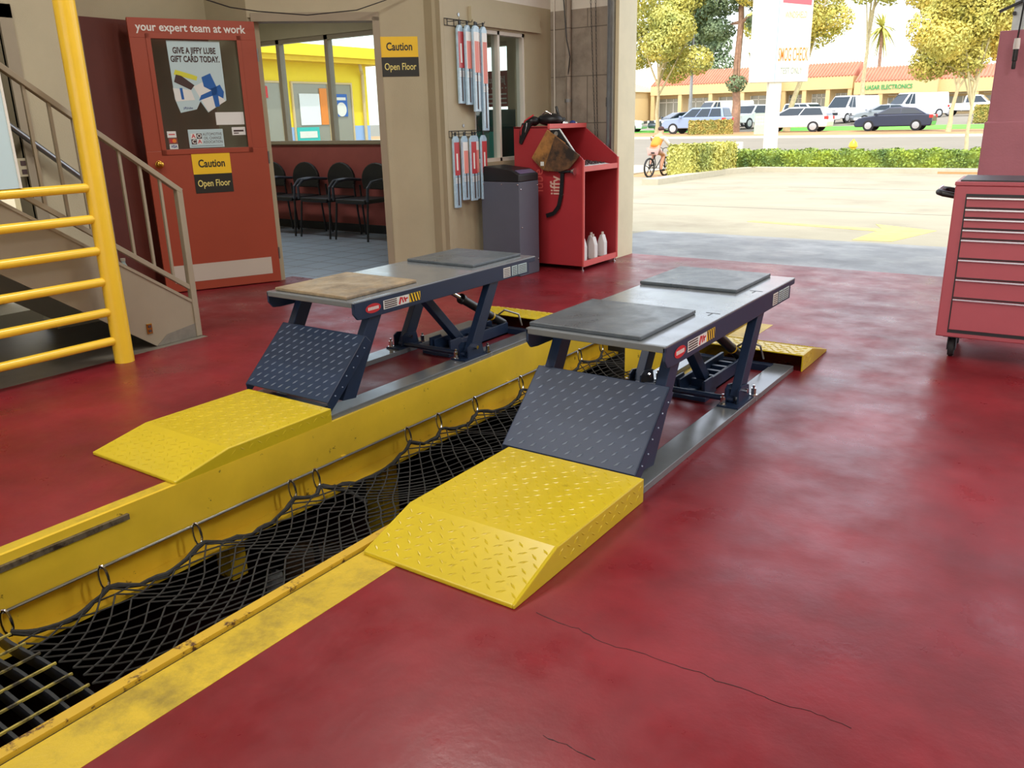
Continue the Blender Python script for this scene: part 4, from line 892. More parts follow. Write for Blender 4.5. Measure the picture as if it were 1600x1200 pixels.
h.build('push_handle', M['black'], t, smooth=True)
MB().tube([(-0.088, 0.14, 0.897), (-0.088, 0.33, 0.897)], 0.006, 8).build('handle_trim', M['chrome'], t)
# ------------------------------------------------------------------ waiting room chairs
def chair(label, x, y, rz):
    t = thing('waiting_chair', label, 'chair', (x, y, 0), rz, 'black chairs in the waiting room')
    MB().prism([(-0.23, 0.42), (0.23, 0.42), (0.24, 0.45), (0.23, 0.47), (-0.23, 0.47)], -0.26, 0.2, 'y').build('seat', M['black'], t, bevel=0.02)
    mb = MB(); pts = [(0.24 * math.cos(a), 0.66 + 0.20 * math.sin(a)) for a in [math.pi * k / 12 for k in range(13)]] + [(-0.22, 0.55), (0.22, 0.55)]
    mb.prism(pts, 0.20, 0.235, 'y').build('backrest', M['black'], t, bevel=0.012)
    for s in (-1, 1):
        MB().tube([(s*0.27, 0.22, 0.66), (s*0.275, 0.0, 0.68), (s*0.275, -0.16, 0.665), (s*0.28, -0.235, 0.60), (s*0.27, -0.24, 0.45)], 0.017, 8).build('armrest', mat('blue sheen plastic', (60, 66, 78), 0.3), t, smooth=True)
        MB().tube([(s*0.25, -0.22, 0.44), (s*0.26, -0.27, 0.0)], 0.012, 8).build('leg', M['blacksteel'], t)
        MB().tube([(s*0.25, 0.18, 0.60), (s*0.26, 0.24, 0.0)], 0.012, 8).build('leg', M['blacksteel'], t)
chair('black waiting chair at the left end, half hidden by the red door', -8.95, 7.22, 0.05)
chair('black waiting chair second from the left in the row', -8.32, 7.22, 0.0)
chair('black waiting chair third from the left in the row', -7.70, 7.22, -0.03)
chair('black waiting chair at the right end of the row by the door frame', -7.10, 7.22, 0.0)
# ================================================================== outside
def lerp_profile(y, P):
    for (a, za), (b, zb) in zip(P[:-1], P[1:]):
        if a <= y <= b: return za + (zb - za) * (y - a) / (b - a)
    return P[0][1] if y < P[0][0] else P[-1][1]
GP = [(7.53, 0.0), (8, 0.0), (26, -0.5), (30, -0.5), (50, -0.02), (50.2, 0.10), (62, 0.12), (72, 0.35), (82, 0.65), (100, 0.9), (180, 1.0)]
def g(y): return lerp_profile(y, GP)
def ground(name, m, x0, x1, y0, y1, dz=0.0, th=0.3, kind=True):
    ys = sorted(set([y0, y1] + [p[0] for p in GP if y0 < p[0] < y1]))
    mb = MB(); n = len(ys)
    poly = [(y, g(y) + dz) for y in ys] + [(y1, g(y1) - th), (y0, g(y0) - th)]
    mb.prism(poly, x0, x1, 'x'); o = mb.build(name, m)
    if kind: o['kind'] = 'structure'
    return o
ground('apron', M['apron'], -4.55, 12, 7.53, 9.6, -0.004)
ground('lot', M['asphalt'], -60, -4.55, 7.75, 29.0, -0.004)
ground('lot_front', M['asphalt'], -4.55, 30, 9.6, 29.0, -0.004)
ground('road', M['road'], -90, 60, 29.0, 50.0, -0.004)
ground('verge', M['soil'], -120, 60, 50.2, 61.5, 0.0)
ground('kerb_far', M['kerb'], -120, 60, 49.8, 50.2, 0.0)
ground('lot_far', M['road'], -140, 80, 61.5, 180, 0.0)
struct(MB().box(-30, 30, -40, -6.2, -0.3, -0.02), 'lot_rear', M['asphalt'])
struct(MB().box(-60, -10.2, -40, 7.75, -0.3, -0.02), 'lot_side', M['asphalt'])
struct(MB().box(-10.2, -6.7, -40, 4.5, -0.3, -0.02), 'lot_side_near', M['asphalt'])
# expansion joints and the faded arrow on the lot
mb = MB()
for y in (13.6,): mb.box(-9, 6, y, y + 0.03, g(y) - 0.003, g(y) - 0.001)
mb.box(-6, 5, 20.0, 20.04, g(20) - 0.003, g(20) - 0.001)
struct(mb, 'trim_10', M['road'])
def onlot(poly): return [(x, y, g(y) - 0.0005) for x, y in poly] + [(x, y, g(y) - 0.004) for x, y in poly]
def flat(name, poly, m):
    n = len(poly); mb = MB(); mb.add(onlot(poly), [tuple(range(n)), tuple(range(2*n-1, n-1, -1))] + [(i, (i+1) % n, (i+1) % n + n, i + n) for i in range(n)])
    return mb
o = flat('a', [(-2.18, 9.75), (-1.78, 9.80), (-1.55, 11.25), (-2.35, 11.75), (-2.15, 11.15), (-3.9, 11.45), (-3.9, 11.25), (-2.15, 10.85)], None).build('road_arrow', M['arrow'])
tag(o, 'faded yellow bent arrow painted on the lot outside the bay', 'arrow')
# kerb round the planter, planter soil
kerb = []
def kerbline(pts, w=0.42, h=0.15):
    mb = MB()
    for (x0, y0), (x1, y1) in zip(pts[:-1], pts[1:]):
        mb.bar((x0, y0, g(y0) + h/2 - 0.01), (x1, y1, g(y1) + h/2 - 0.01), w, h)
    return mb
struct(kerbline([(-9.3, 19.5), (-10.15, 26.4), (-9.6, 27.9), (-3.0, 28.3), (8, 28.3)]), 'kerb_planter', M['kerb'])
mb = MB(); mb.prism([(-9.4, 20.2), (-10.1, 26.4), (-9.6, 27.9), (8, 28.3), (8, 31.5), (-12.5, 31.5), (-12.2, 21.0)], -0.62, -0.44, 'z')
struct(mb, 'planter', M['soil'])
struct(MB().box(-60, -12.3, 24.5, 29, -0.6, -0.40), 'sidewalk', M['kerb'])
# ------------------------------------------------------------------ leaves
def leafcloud(name, m, parent, n, sampler, size, aspect=1.7):
    mb = MB(); rnd = random.random
    for i in range(n):
        c, nn = sampler(); c = Vector(c)
        d = Vector((rnd() - .5, rnd() - .5, rnd() - .5)); d.normalize()
        if nn is not None: d = (d * 0.7 + Vector(nn)).normalized()
        u = d.orthogonal().normalized(); a = rnd() * 6.28; u = (u * math.cos(a) + d.cross(u) * math.sin(a)); v = d.cross(u); s = size * (0.6 + 0.8 * rnd())
        mb.add([c - u * s * aspect / 2, c - v * s / 2 + d * s * .1, c + u * s * aspect / 2, c + v * s / 2 + d * s * .1], [(0, 1, 2, 3)])
    return mb.build(name, m, parent, fixn=False)
def blob_sampler(blobs):
    tot = sum(b[1] ** 2 for b in blobs)
    def f():
        r = random.random() * tot
        for c, rad, sq in blobs:
            r -= rad ** 2
            if r <= 0: break
        a = random.random() * 6.28; z = random.random() * 2 - 1; q = math.sqrt(1 - z*z); k = rad * (0.55 + 0.45 * random.random() ** 0.5)
        n = (q * math.cos(a), q * math.sin(a), z)
        return (c[0] + n[0]*k, c[1] + n[1]*k, c[2] + n[2]*k*sq), n
    return f
def tree(name, label, x, y, trunk, tr, crown, nleaf, size, leafm, barkm, branches=6, lean=(0, 0), group='street trees across the road'):
    "crown = list of (dx,dy,z,r,squash) in metres above the foot"
    z0 = g(y)
    t = thing(name, label, 'tree', (x, y, z0), 0, group)
    mb = MB(); top = Vector((lean[0], lean[1], trunk))
    pts = [Vector((lean[0] * (k/6)**1.3, lean[1] * (k/6), trunk * k / 6)) + Vector((0.04 * math.sin(k*2.1), 0.04 * math.cos(k*1.3), 0)) * (1 if 0 < k < 6 else 0) * tr * 6 for k in range(7)]
    mb.tube(pts, [tr * (1.25 if k == 0 else 1 - 0.08 * k) for k in range(7)], 9)
    for i in range(branches):
        c = crown[i % len(crown)]; e = Vector(c[:3]); s = pts[4 + (i % 3)] if i % 3 < 3 else pts[6]
        e = e + Vector((random.uniform(-1, 1), random.uniform(-1, 1), random.uniform(-.3, .6))) * c[3] * 0.5
        mid = s.lerp(e, 0.5) + Vector((0, 0, 0.25)); mb.tube([s, mid, e], [tr * 0.5, tr * 0.32, tr * 0.1], 6)
    mb.build('trunk', barkm, t, smooth=True)
    leafcloud('foliage', leafm, t, nleaf, blob_sampler([((c[0], c[1], c[2]), c[3], c[4]) for c in crown]), size)
    return t
def crowngen(w, z0, z1, n, r, seed, flat_=0.8):
    rr = random.Random(seed); out = []
    for i in range(n):
        a = rr.random() * 6.28; q = rr.random() ** 0.6 * w
        out.append((q * math.cos(a), q * math.sin(a), z0 + (z1 - z0) * rr.random(), r * rr.uniform(0.7, 1.15), flat_))
    return out
tree('street_tree', 'round yellow green street tree at the left edge of the bay opening', -27.9, 59.5, 4.0, 0.16, crowngen(3.2, 4.3, 9.5, 16, 1.5, 1), 26000, 0.12, M['leaf_y'], M['bark2'])
tree('pine_tree', 'tall pine with a reddish brown trunk and grey green high crown', -22.43, 60.8, 11.0, 0.31, [(-1.6, 0, 6.9, 1.3, .6), (-3.0, 0.5, 8.2, 1.8, .7), (-1.2, 0, 9.0, 1.7, .7), (1.4, 0, 7.2, 1.0, .6), (1.2, 0.5, 9.2, 1.6, .8), (-4.2, 0, 9.5, 1.5, .8), (0.1, -0.4, 3.3, 0.75, .8), (-3, 0, 11, 2.2, .8), (0.5, 0, 11.5, 2.2, .8)], 20000, 0.12, M['leaf_g'], M['bark'], 9)
tree('street_tree', 'large golden green tree rising behind the white pole sign', -18.9, 61.5, 5.0, 0.22, crowngen(3.3, 5.2, 10.5, 14, 1.6, 5), 22000, 0.12, M['leaf_gold'], M['bark2'], lean=(1.2, 0))
tree('young_tree', 'golden young tree in the planter near the maroon pier', -4.15, 34.3, 2.6, 0.075, [(c[0] - 0.35, *c[1:]) for c in crowngen(1.6, 3.1, 6.4, 20, 0.75, 9, 0.9)], 26000, 0.07, M['leaf_gold'], M['bark2'], 8)
tree('street_tree', 'yellow green tree with a pale leaning trunk left of the young golden tree', -7.6, 54.5, 3.4, 0.13, crowngen(2.9, 4.2, 9.0, 14, 1.3, 12), 18000, 0.12, M['leaf_gold'], M['bark2'], lean=(0.3, 0))
tree('street_tree', 'thin tall pale trunk tree in front of the electronics shop', -19.6, 86.0, 9.0, 0.22, crowngen(3.0, 10, 13.5, 9, 1.8, 15), 3500, 0.25, M['leaf_y'], M['bark2'])
tree('street_tree', 'soft green tree behind the left roofs, beyond the lamp post', -50, 118, 5, 0.3, crowngen(5.0, 6, 12, 10, 2.4, 21), 5000, 0.3, M['leaf_g'], M['bark'], group='trees behind the shops')
tree('street_tree', 'distant green tree rising between the pine and the pole sign', -37.5, 116, 5, 0.3, crowngen(3.0, 6, 14, 8, 2.0, 22), 4000, 0.3, M['leaf_y'], M['bark'], group='trees behind the shops')
def palm(label, x, y, h, r):
    t = thing('palm_tree', label, 'palm', (x, y, g(y)), 0, 'palms behind the shops')
    MB().tube([(0, 0, 0), (0.2, 0, h * .5), (0.1, 0, h)], [0.3, 0.22, 0.2], 8).build('trunk', M['bark'], t, smooth=True)
    mb = MB(); rr = random.Random(int(x * 10))
    for i in range(60):
        a = rr.random() * 6.28; el = rr.uniform(-1.3, 1.2); L = r * rr.uniform(.8, 1.1); pts = []
        for k in range(5):
            q = k / 4; pts.append(Vector((0.1 + math.cos(a) * math.cos(el) * L * q, math.sin(a) * math.cos(el) * L * q, h + math.sin(el) * L * q - 0.9 * q * q)))
        w = Vector((-math.sin(a), math.cos(a), 0)) * 0.22
        for k in range(4): mb.add([pts[k] - w * (1 - k*.2), pts[k] + w * (1 - k*.2), pts[k+1] + w * (.8 - k*.2), pts[k+1] - w * (.8 - k*.2)], [(0, 1, 2, 3)])
    mb.build('fronds', M['leaf_y'], t, fixn=False)
palm('tall palm standing behind the electronics shop roof', -27.0, 125.5, 11.0, 3.0)
palm('second palm further right behind the shop roofs', -20.8, 128, 13.5, 3.2)
# ------------------------------------------------------------------ hedge
def hedge(name, label, pts, w, h, n, m, size=0.055):
    t = thing(name, label, 'hedge', (pts[0][0], pts[0][1], g(pts[0][1])), 0, 'clipped hedges')
    o = Vector((pts[0][0], pts[0][1], g(pts[0][1]))); mb = MB(); segs = []
    for (x0, y0), (x1, y1) in zip(pts[:-1], pts[1:]):
        a = Vector((x0, y0, g(y0))) - o; b = Vector((x1, y1, g(y1))) - o; segs.append((a, b))
        mb.bar(a + Vector((0, 0, h * .47)), b + Vector((0, 0, h * .47)), w * 0.8, h * 0.86)
    mb.build('inner_growth', m, t)
    tot = sum((b - a).length for a, b in segs)
    def s():
        r = random.random() * tot
        for a, b in segs:
            r -= (b - a).length
            if r <= 0: break
        q = random.random(); c = a.lerp(b, q); d = (b - a).normalized(); sd = Vector((-d.y, d.x, 0)); k = random.random()
        wob = 0.05 * math.sin(q * 40) + 0.04 * math.sin(q * 93)
        if k < 0.42: return c + Vector((0, 0, h + random.uniform(-.08, .05) + wob * .5)) + sd * random.uniform(-w/2, w/2), (0, 0, 1)
        s_ = -1 if k < 0.72 else 1
        return c + sd * s_ * (w / 2 + random.uniform(-.08, .04) + wob * .5) + Vector((0, 0, random.uniform(0, h))), tuple(sd * s_)
    leafcloud('leaves', m, t, n, s, size)
    for e, dd in ((segs[0][0], segs[0][0] - segs[0][1]), (segs[-1][1], segs[-1][1] - segs[-1][0])):
        dd = dd.normalized(); sd = Vector((-dd.y, dd.x, 0))
        leafcloud('leaves', m, t, n // 14, lambda: (e + dd * random.uniform(-.08, .06) + sd * random.uniform(-w/2, w/2) + Vector((0, 0, random.uniform(0, h))), tuple(dd)), size)
    return t
hedge('clipped_hedge', 'long low clipped hedge along the planter between the lot and the road', [(-11.0, 29.1), (-3.0, 29.6), (6, 29.8)], 1.1, 0.60, 15000, M['leaf_h'])
hedge('clipped_hedge', 'bright yellow green end of the hedge curving beside the cyclist', [(-10.26, 23.5), (-10.40, 26.0), (-10.7, 28.2)], 0.75, 0.88, 10000, M['leaf_y'])
hedge('shrub', 'orange and green clipped shrub in front of the silver off-roader', [(-23.1, 54.2), (-20.6, 55.4)], 1.0, 0.85, 3500, M['leaf_o'], 0.07)
hedge('shrub', 'reddish shrub at the kerb beside the maroon pier, far right', [(-8.3, 71.3), (-6.2, 71.3)], 1.4, 1.2, 2500, M['leaf_o'], 0.09)
ground('grass_patch', M['grass'], -46, -24.2, 61.5, 66.0, 0.02); ground('grass_patch_right', M['grass'], -21.5, -6.0, 61.8, 68.5, 0.02)
# ------------------------------------------------------------------ pole sign
t = thing('pole_sign', 'tall white pole sign with orange SMOG CHECK lettering beyond the hedge', 'sign', (-10.05, 30.95, -0.5), math.atan2(0.62, 0.82))
MB().box(-0.22, 0.22, -0.12, 0.12, 0, 2.9).build('pole', M['white'], t)
MB().box(-0.88, 1.12, -0.18, 0.18, 2.86, 6.4).build('sign_box', M['white'], t, bevel=0.02)
MB().box(-0.08, -0.055, -0.19, -0.18, 2.88, 6.38).build('seam', M['ltblue'], t)
MB().add([(0.05, -0.183, 5.42), (1.05, -0.183, 5.32), (1.05, -0.183, 6.30), (0.05, -0.183, 6.30)], [(0, 1, 2, 3)]).build('red_panel', M['pink'], t, fixn=False)
SM = lambda x, z: TM((x, -0.185, z), (1, 0, 0), (0, 0, 1))
text('lettering', 'SMOG CHECK', 0.62, M['orangeink'], t, SM(0.53, 3.74), 0.265, 0.002, bold=0.004)
text('lettering', 'TEST ONLY', 0.30, mat('faint grey ink', (140, 150, 128), 0.6), t, SM(0.50, 3.22), 0.5, 0.002)
text('lettering', 'WINDSHIELD', 0.30, mat('faint orange ink', (226, 160, 100), 0.6), t, SM(0.54, 5.02), 0.42, 0.002)
# ------------------------------------------------------------------ street things
t = thing('lamp_post', 'grey street lamp post right of the round street tree', 'lamp post', (-25.55, 60.05, g(60)))
MB().tube([(0, 0, 0), (0, 0, 9.5)], [0.13, 0.08], 12).tube([(0, 0, 9.5), (1.6, 0, 10.0)], 0.05, 8).build('pole', M['steel'], t)
MB().box(1.4, 2.1, -0.12, 0.12, 9.94, 10.06).build('lamp_head', M['steel'], t)
t = thing('fire_hydrant', 'yellow fire hydrant standing behind the hedge', 'hydrant', (-7.2, 31.0, g(31) - 0.0))
MB().lathe([(0.17, 0), (0.17, 0.05), (0.11, 0.07), (0.11, 0.62), (0.15, 0.64), (0.15, 0.68), (0.12, 0.78), (0.04, 0.86), (0.03, 0.9)], n=18).build('body', M['yellow_ramp'], t, smooth=True)
MB().lathe([(0.06, -0.2), (0.06, 0.2)], (0, 0, 0.5), 12, 'x').build('outlet_cap', M['yellow_ramp'], t)
t = thing('white_placard', 'small blank white sign board standing behind the hedge', 'sign', (-12.3, 33.26, -0.58))
MB().box(-0.42, 0.42, -0.04, 0.04, 0.25, 0.86).build('board', M['white'], t)
for x in (-0.3, 0.3): MB().box(x - .03, x + .03, -0.03, 0.03, 0, 0.25).build('leg', M['white'], t)
t = thing('monument_sign', 'low pale green lettered sign slab left of the sign pole', 'sign', (-18.0, 53.7, g(53.7)), 0.3)
MB().box(-0.5, 0.5, -0.1, 0.1, 0, 1.25).build('slab', mat('pale green slab', (166, 186, 168), 0.7), t)
mb = MB()
for j in range(3):
    for i in range(5): mb.box(-0.42 + i*0.17, -0.31 + i*0.17, -0.105, -0.1, 0.95 - j*0.2, 1.07 - j*0.2)
mb.build('lettering', M['white'], t)
# ------------------------------------------------------------------ cars
def car(name, label, x, y, rz, paint, prof, cab, w, wheels, wr, belt, roofin=0.16, style='sedan', cat='car', tail=True):
    "prof: lower body side outline, cab: greenhouse outline (x,z), x forward"
    t = thing(name, label, cat, (x, y, g(y)), rz, 'vehicles parked across the road')
    hw = w / 2
    b = MB().prism(prof, -hw, hw, 'y').build('body', paint, t, bevel=0.07, seg=3)
    mb = MB(); n = len(cab); zt = max(p[1] for p in cab)
    hf = lambda z: hw - 0.05 - roofin * max(0, (z - belt)) / max(.01, zt - belt)
    mb.add([(px, -hf(pz), pz) for px, pz in cab] + [(px, hf(pz), pz) for px, pz in cab], [tuple(range(n)), tuple(range(2*n-1, n-1, -1))] + [(i, (i+1) % n, (i+1) % n + n, i + n) for i in range(n)])
    mb.build('cabin', paint, t, bevel=0.05, seg=2)
    # side windows: inset of the cabin outline, split in panes
    xs = [p[0] for p in cab if p[1] > belt + 0.05]
    cx0, cx1 = min(p[0] for p in cab), max(p[0] for p in cab)
    topz = zt - 0.09; botz = belt + 0.04
    def xat(z, side):
        best = None
        for i in range(n):
            (xa, za), (xb, zb) = cab[i], cab[(i+1) % n]
            if (za - z) * (zb - z) <= 0 and abs(za - zb) > 1e-6:
                xx = xa + (xb - xa) * (z - za) / (zb - za)
                if best is None or (side > 0 and xx > best) or (side < 0 and xx < best): best = xx
        return best
    fb, ft = xat(botz, 1) - 0.14, xat(topz, 1) - 0.10; rb, rt = xat(botz, -1) + 0.14, xat(topz, -1) + 0.10
    npan = {'sedan': 2, 'suv': 3, 'van': 2, 'pickup': 1}[style]
    if style == 'van': rb = rt = fb - 1.1
    for s in (-1, 1):
        for k in range(npan):
            q0, q1 = k / npan, (k + 1) / npan
            P = [(rb + (fb - rb) * q0 + .03, botz), (rb + (fb - rb) * q1 - .03, botz), (rt + (ft - rt) * q1 - .03, topz), (rt + (ft - rt) * q0 + .03, topz)]
            m2 = MB(); m2.add([(px, s * (hf(pz) + 0.012), pz) for px, pz in P] + [(px, s * (hf(pz) - 0.02), pz) for px, pz in P], [(0,1,2,3), (7,6,5,4), (0,4,5,1), (1,5,6,2), (2,6,7,3), (3,7,4,0)])
            m2.build('side_window', M['carglass'], t)
    for side, nm in ((1, 'windshield'), (-1, 'rear_window')):
        if nm == 'rear_window' and style == 'van': continue
        xb_, xt_ = xat(botz, side), xat(topz, side); e = 0.025 * side
        P = [(xb_ + e, -(hf(botz) - .08), botz), (xb_ + e, hf(botz) - .08, botz), (xt_ + e, hf(topz) - .08, topz), (xt_ + e, -(hf(topz) - .08), topz)]
        m2 = MB(); m2.add(P + [(px - 3*e, py, pz) for px, py, pz in P], [(0,1,2,3), (7,6,5,4), (0,4,5,1), (1,5,6,2), (2,6,7,3), (3,7,4,0)])
        m2.build(nm, M['carglass'], t)
    for wx in wheels:
        for s in (-1, 1):
            MB().lathe([(wr * 0.75, -0.1), (wr, -0.09), (wr, 0.09), (wr * 0.75, 0.1)], (wx, s * (hw - 0.08), wr), 24, 'y').build('tyre', M['tyre'], t, smooth=True)
            m2 = MB().lathe([(wr * 0.18, s*0.112), (wr * 0.64, s*0.105), (wr*0.64, s*0.08)], (wx, s * (hw - 0.08), wr), 20, 'y')
            for k in range(5):
                a = k * 1.2566; m2.bar((wx, s*(hw + 0.034), wr), (wx + wr*.62*math.cos(a), s*(hw + 0.03), wr + wr*.62*math.sin(a)), 0.09, 0.02, (0, 1, 0))
            m2.build('wheel', M['hubcap'], t)
    xf, xr = max(p[0] for p in prof), min(p[0] for p in prof)
    zl = [p[1] for p in prof]; zm = (min(zl) + max(zl)) / 2 + 0.12
    for s in (-1, 1):
        MB().box(xf - 0.22, xf + 0.01, s*(hw - 0.02), s*(hw - 0.38), zm - .08, zm + .09).build('headlamp', M['lamp'], t, bevel=0.02)
        if tail: MB().box(xr - 0.012, xr + 0.2, s*(hw + 0.008), s*(hw - 0.24), zm, zm + .2).build('tail_lamp', M['tail'], t, bevel=0.02)
        MB().box(fb + 0.02, fb + 0.2, s*(hw + 0.02), s*(hw + 0.16), belt - 0.02, belt + 0.12).build('wing_mirror', paint, t, bevel=0.03)
    MB().box(xf - 0.02, xf + 0.015, -hw*.5, hw*.5, zm - .1, zm + .09).build('grille', M['grille'], t)
    return t
sedan = [(-2.25, .28), (-2.3, .55), (-2.28, .92), (-1.9, .99), (-1.2, 1.0), (0.75, .98), (1.75, .86), (2.2, .70), (2.28, .45), (2.2, .25)]
sedan_c = [(-1.95, .97), (-1.25, 1.36), (-0.4, 1.44), (0.25, 1.40), (1.15, .95)]
suv = [(-2.25, .38), (-2.3, .6), (-2.28, 1.08), (1.0, 1.08), (2.05, .98), (2.25, .75), (2.28, .45), (2.2, .35)]
suv_c = [(-2.22, 1.06), (-2.05, 1.66), (-1.9, 1.72), (0.1, 1.72), (0.95, 1.06)]
hatch = [(-2.0, .3), (-2.05, .6), (-2.0, .98), (0.9, 1.0), (1.8, .88), (2.1, .68), (2.12, .4), (2.05, .28)]
hatch_c = [(-1.97, .97), (-1.8, 1.42), (-1.5, 1.52), (-0.1, 1.55), (0.3, 1.50), (1.3, .98)]
van = [(-2.7, .35), (-2.75, .6), (-2.75, 1.15), (1.75, 1.15), (2.35, 1.05), (2.6, .85), (2.62, .45), (2.55, .33)]
van_c = [(-2.74, 1.13), (-2.70, 2.05), (-2.6, 2.12), (0.95, 2.12), (1.1, 2.06), (1.85, 1.13)]
pick = [(-2.8, .5), (-2.82, 1.08), (-0.55, 1.1), (1.1, 1.12), (2.4, 1.05), (2.6, .85), (2.62, .5), (2.5, .42)]
pick_c = [(-0.75, 1.09), (-0.62, 1.72), (-0.5, 1.78), (0.5, 1.78), (0.65, 1.74), (1.35, 1.09)]
P_ = lambda n, c, r=0.25: mat(n, c, r, coat=0.6)
silver = P_('silver blue car paint', (136, 154, 184)); whitep = P_('white car paint', (236, 238, 240)); navy_ = P_('dark navy car paint', (30, 42, 70)); dark_ = P_('dark grey car paint', (70, 78, 90)); grey_ = P_('grey car paint', (140, 148, 158))
car('off_roader', 'silver blue off-roader facing left behind the orange shrub', -23.9, 57.4, math.pi + 0.02, silver, suv, suv_c, 1.8, (-1.35, 1.4), 0.36, 1.08, style='suv')
car('hatchback', 'white hatchback facing left just right of the sign pole', -17.6, 59.2, math.pi, whitep, hatch, hatch_c, 1.75, (-1.25, 1.3), 0.33, .98)
car('sedan', 'dark navy sedan facing left in the front row', -11.4, 59.3, math.pi, navy_, sedan, sedan_c, 1.78, (-1.4, 1.38), 0.33, .98)
car('parked_car', 'dark grey car parked behind the silver off-roader', -28.4, 64.5, -2.3, dark_, sedan, sedan_c, 1.8, (-1.4, 1.38), 0.33, .98)
car('camper_van', 'tall cream van parked behind the silver off-roader', -27.3, 70.5, -2.2, P_('cream van paint', (236, 226, 200)), van, van_c, 2.0, (-1.8, 1.7), 0.36, 1.15, style='van', cat='van')
car('pickup_truck', 'white pickup truck facing the road right of the pine trunk', -23.6, 68.0, -1.9, whitep, pick, pick_c, 1.95, (-1.8, 1.65), 0.4, 1.1, style='pickup', cat='truck')
car('parked_car', 'white sports utility behind the white hatchback', -20.4, 72.4, -0.4, whitep, suv, suv_c, 1.85, (-1.35, 1.4), 0.36, 1.08, style='suv')
car('delivery_van', 'white van facing the road, left of the two white vans', -18.3, 76.5, -1.95, whitep, van, van_c, 2.0, (-1.8, 1.7), 0.38, 1.15, style='van', cat='van')
car('parked_car', 'grey car squeezed between the two white vans', -15.2, 73.6, -2.75, grey_, sedan, sedan_c, 1.8, (-1.4, 1.38), 0.33, .98)
car('delivery_van', 'longer white van, right of the two white vans', -14.6, 83.5, -2.35, whitep, van, van_c, 2.0, (-1.8, 1.7), 0.38, 1.15, style='van', cat='van')
car('pickup_truck', 'white pickup truck facing right behind the golden trees', -10.6, 89.0, 0.0, whitep, pick, pick_c, 1.9, (-1.8, 1.65), 0.38, 1.1, style='pickup', cat='truck')
car('parked_car', 'pale car half hidden by the wall edge at the far left', -33.2, 63.4, 0.2, P_('pale car paint', (206, 214, 214)), sedan, sedan_c, 1.8, (-1.4, 1.38), 0.33, .98)
# ------------------------------------------------------------------ strip mall
def shop(name, label, x0, x1, y, fas0, fas1, rooftop, bays, slope=3.2, wallm=None, z0=0.85, lettering=None, lets=None):
    t = thing(name, label, 'building', ((x0 + x1)/2, y, z0), 0, 'strip mall buildings')
    h = (x1 - x0) / 2; Z = lambda v: v - z0
    MB().box(-h, h, 1.6, 12, 0, Z(fas0)).build('wall', wallm or M['stucco2'], t)
    MB().box(-h, h, 0, 12, Z(fas0), Z(fas1)).build('fascia', M['stucco'], t)
    mb = MB().prism([(0, Z(fas1)), (slope, Z(rooftop)), (slope + 0.6, Z(rooftop)), (slope + 0.6, Z(fas1))], -h, h, 'x')
    n = int(h * 2 / 0.32)
    for i in range(n):
        x = -h + (i + .5) * 2 * h / n
        mb.tube([(x, -0.05, Z(fas1) + 0.03), (x, slope, Z(rooftop) + 0.03)], 0.09, 6)
    mb.build('tiled_roof', M['tile'], t)
    for i in range(bays + 1):
        x = -h + i * 2 * h / bays; x = max(-h + .25, min(h - .25, x))
        MB().box(x - .22, x + .22, 0.05, 0.5, 0, Z(fas0)).build('pillar', M['stucco'], t)
    for i in range(bays):
        xa = -h + i * 2 * h / bays + .5; xb = xa + 2 * h / bays - 1.0
        w_ = MB().box(xa, xb, 1.52, 1.6, 0.3, Z(fas0) - .4).build('shop_window', M['shopglass'], t)
        mb = MB()
        for k in range(4): mb.box(xa + (xb - xa) * k / 3 - .04, xa + (xb - xa) * k / 3 + .04, 1.49, 1.52, 0.3, Z(fas0) - .4)
        mb.box(xa, xb, 1.49, 1.52, 2.0, 2.08).build('mullions', M['white'], w_)
    if lettering: text('lettering', lettering, 0.62, M['green'], t, TM((lets or 0, -0.02, Z((fas0 + fas1)/2)), (1, 0, 0), (0, 0, 1)), 0.75, 0.03, bold=0.01)
    return t
shop('shop_building', 'left strip mall building with a terracotta roof behind the off-roader', -46.0, -31.0, 96, 3.7, 4.75, 6.4, 4)
shop('shop_building', 'middle strip mall building with a red tiled roof behind the pole sign', -31.0, -23.4, 98, 3.7, 5.0, 6.5, 3)
shop('shop_building', 'strip mall building with green ELECTRONICS lettering on its fascia', -23.0, -15.0, 97, 3.05, 4.3, 5.8, 3, lettering='QUASAR ELECTRONICS', lets=-0.8)
shop('shop_building', 'right strip mall building behind the golden trees and white pickup', -15.0, 2.0, 98, 3.0, 4.3, 5.6, 5)
t = thing('gable_building', 'plain cream building at the left edge behind the street tree', 'building', (-52, 92, 0.8))
MB().box(-7, 5.5, 0, 10, 0, 3.4).build('wall', M['stucco'], t)
MB().prism([(-7.3, 3.3), (5.8, 3.3), (-0.5, 4.9)], -0.3, 10, 'y').build('roof', M['stucco2'], t)
MB().box(1.5, 3.6, -0.05, 0, 0, 2.4).build('door', M['shopglass'], t)
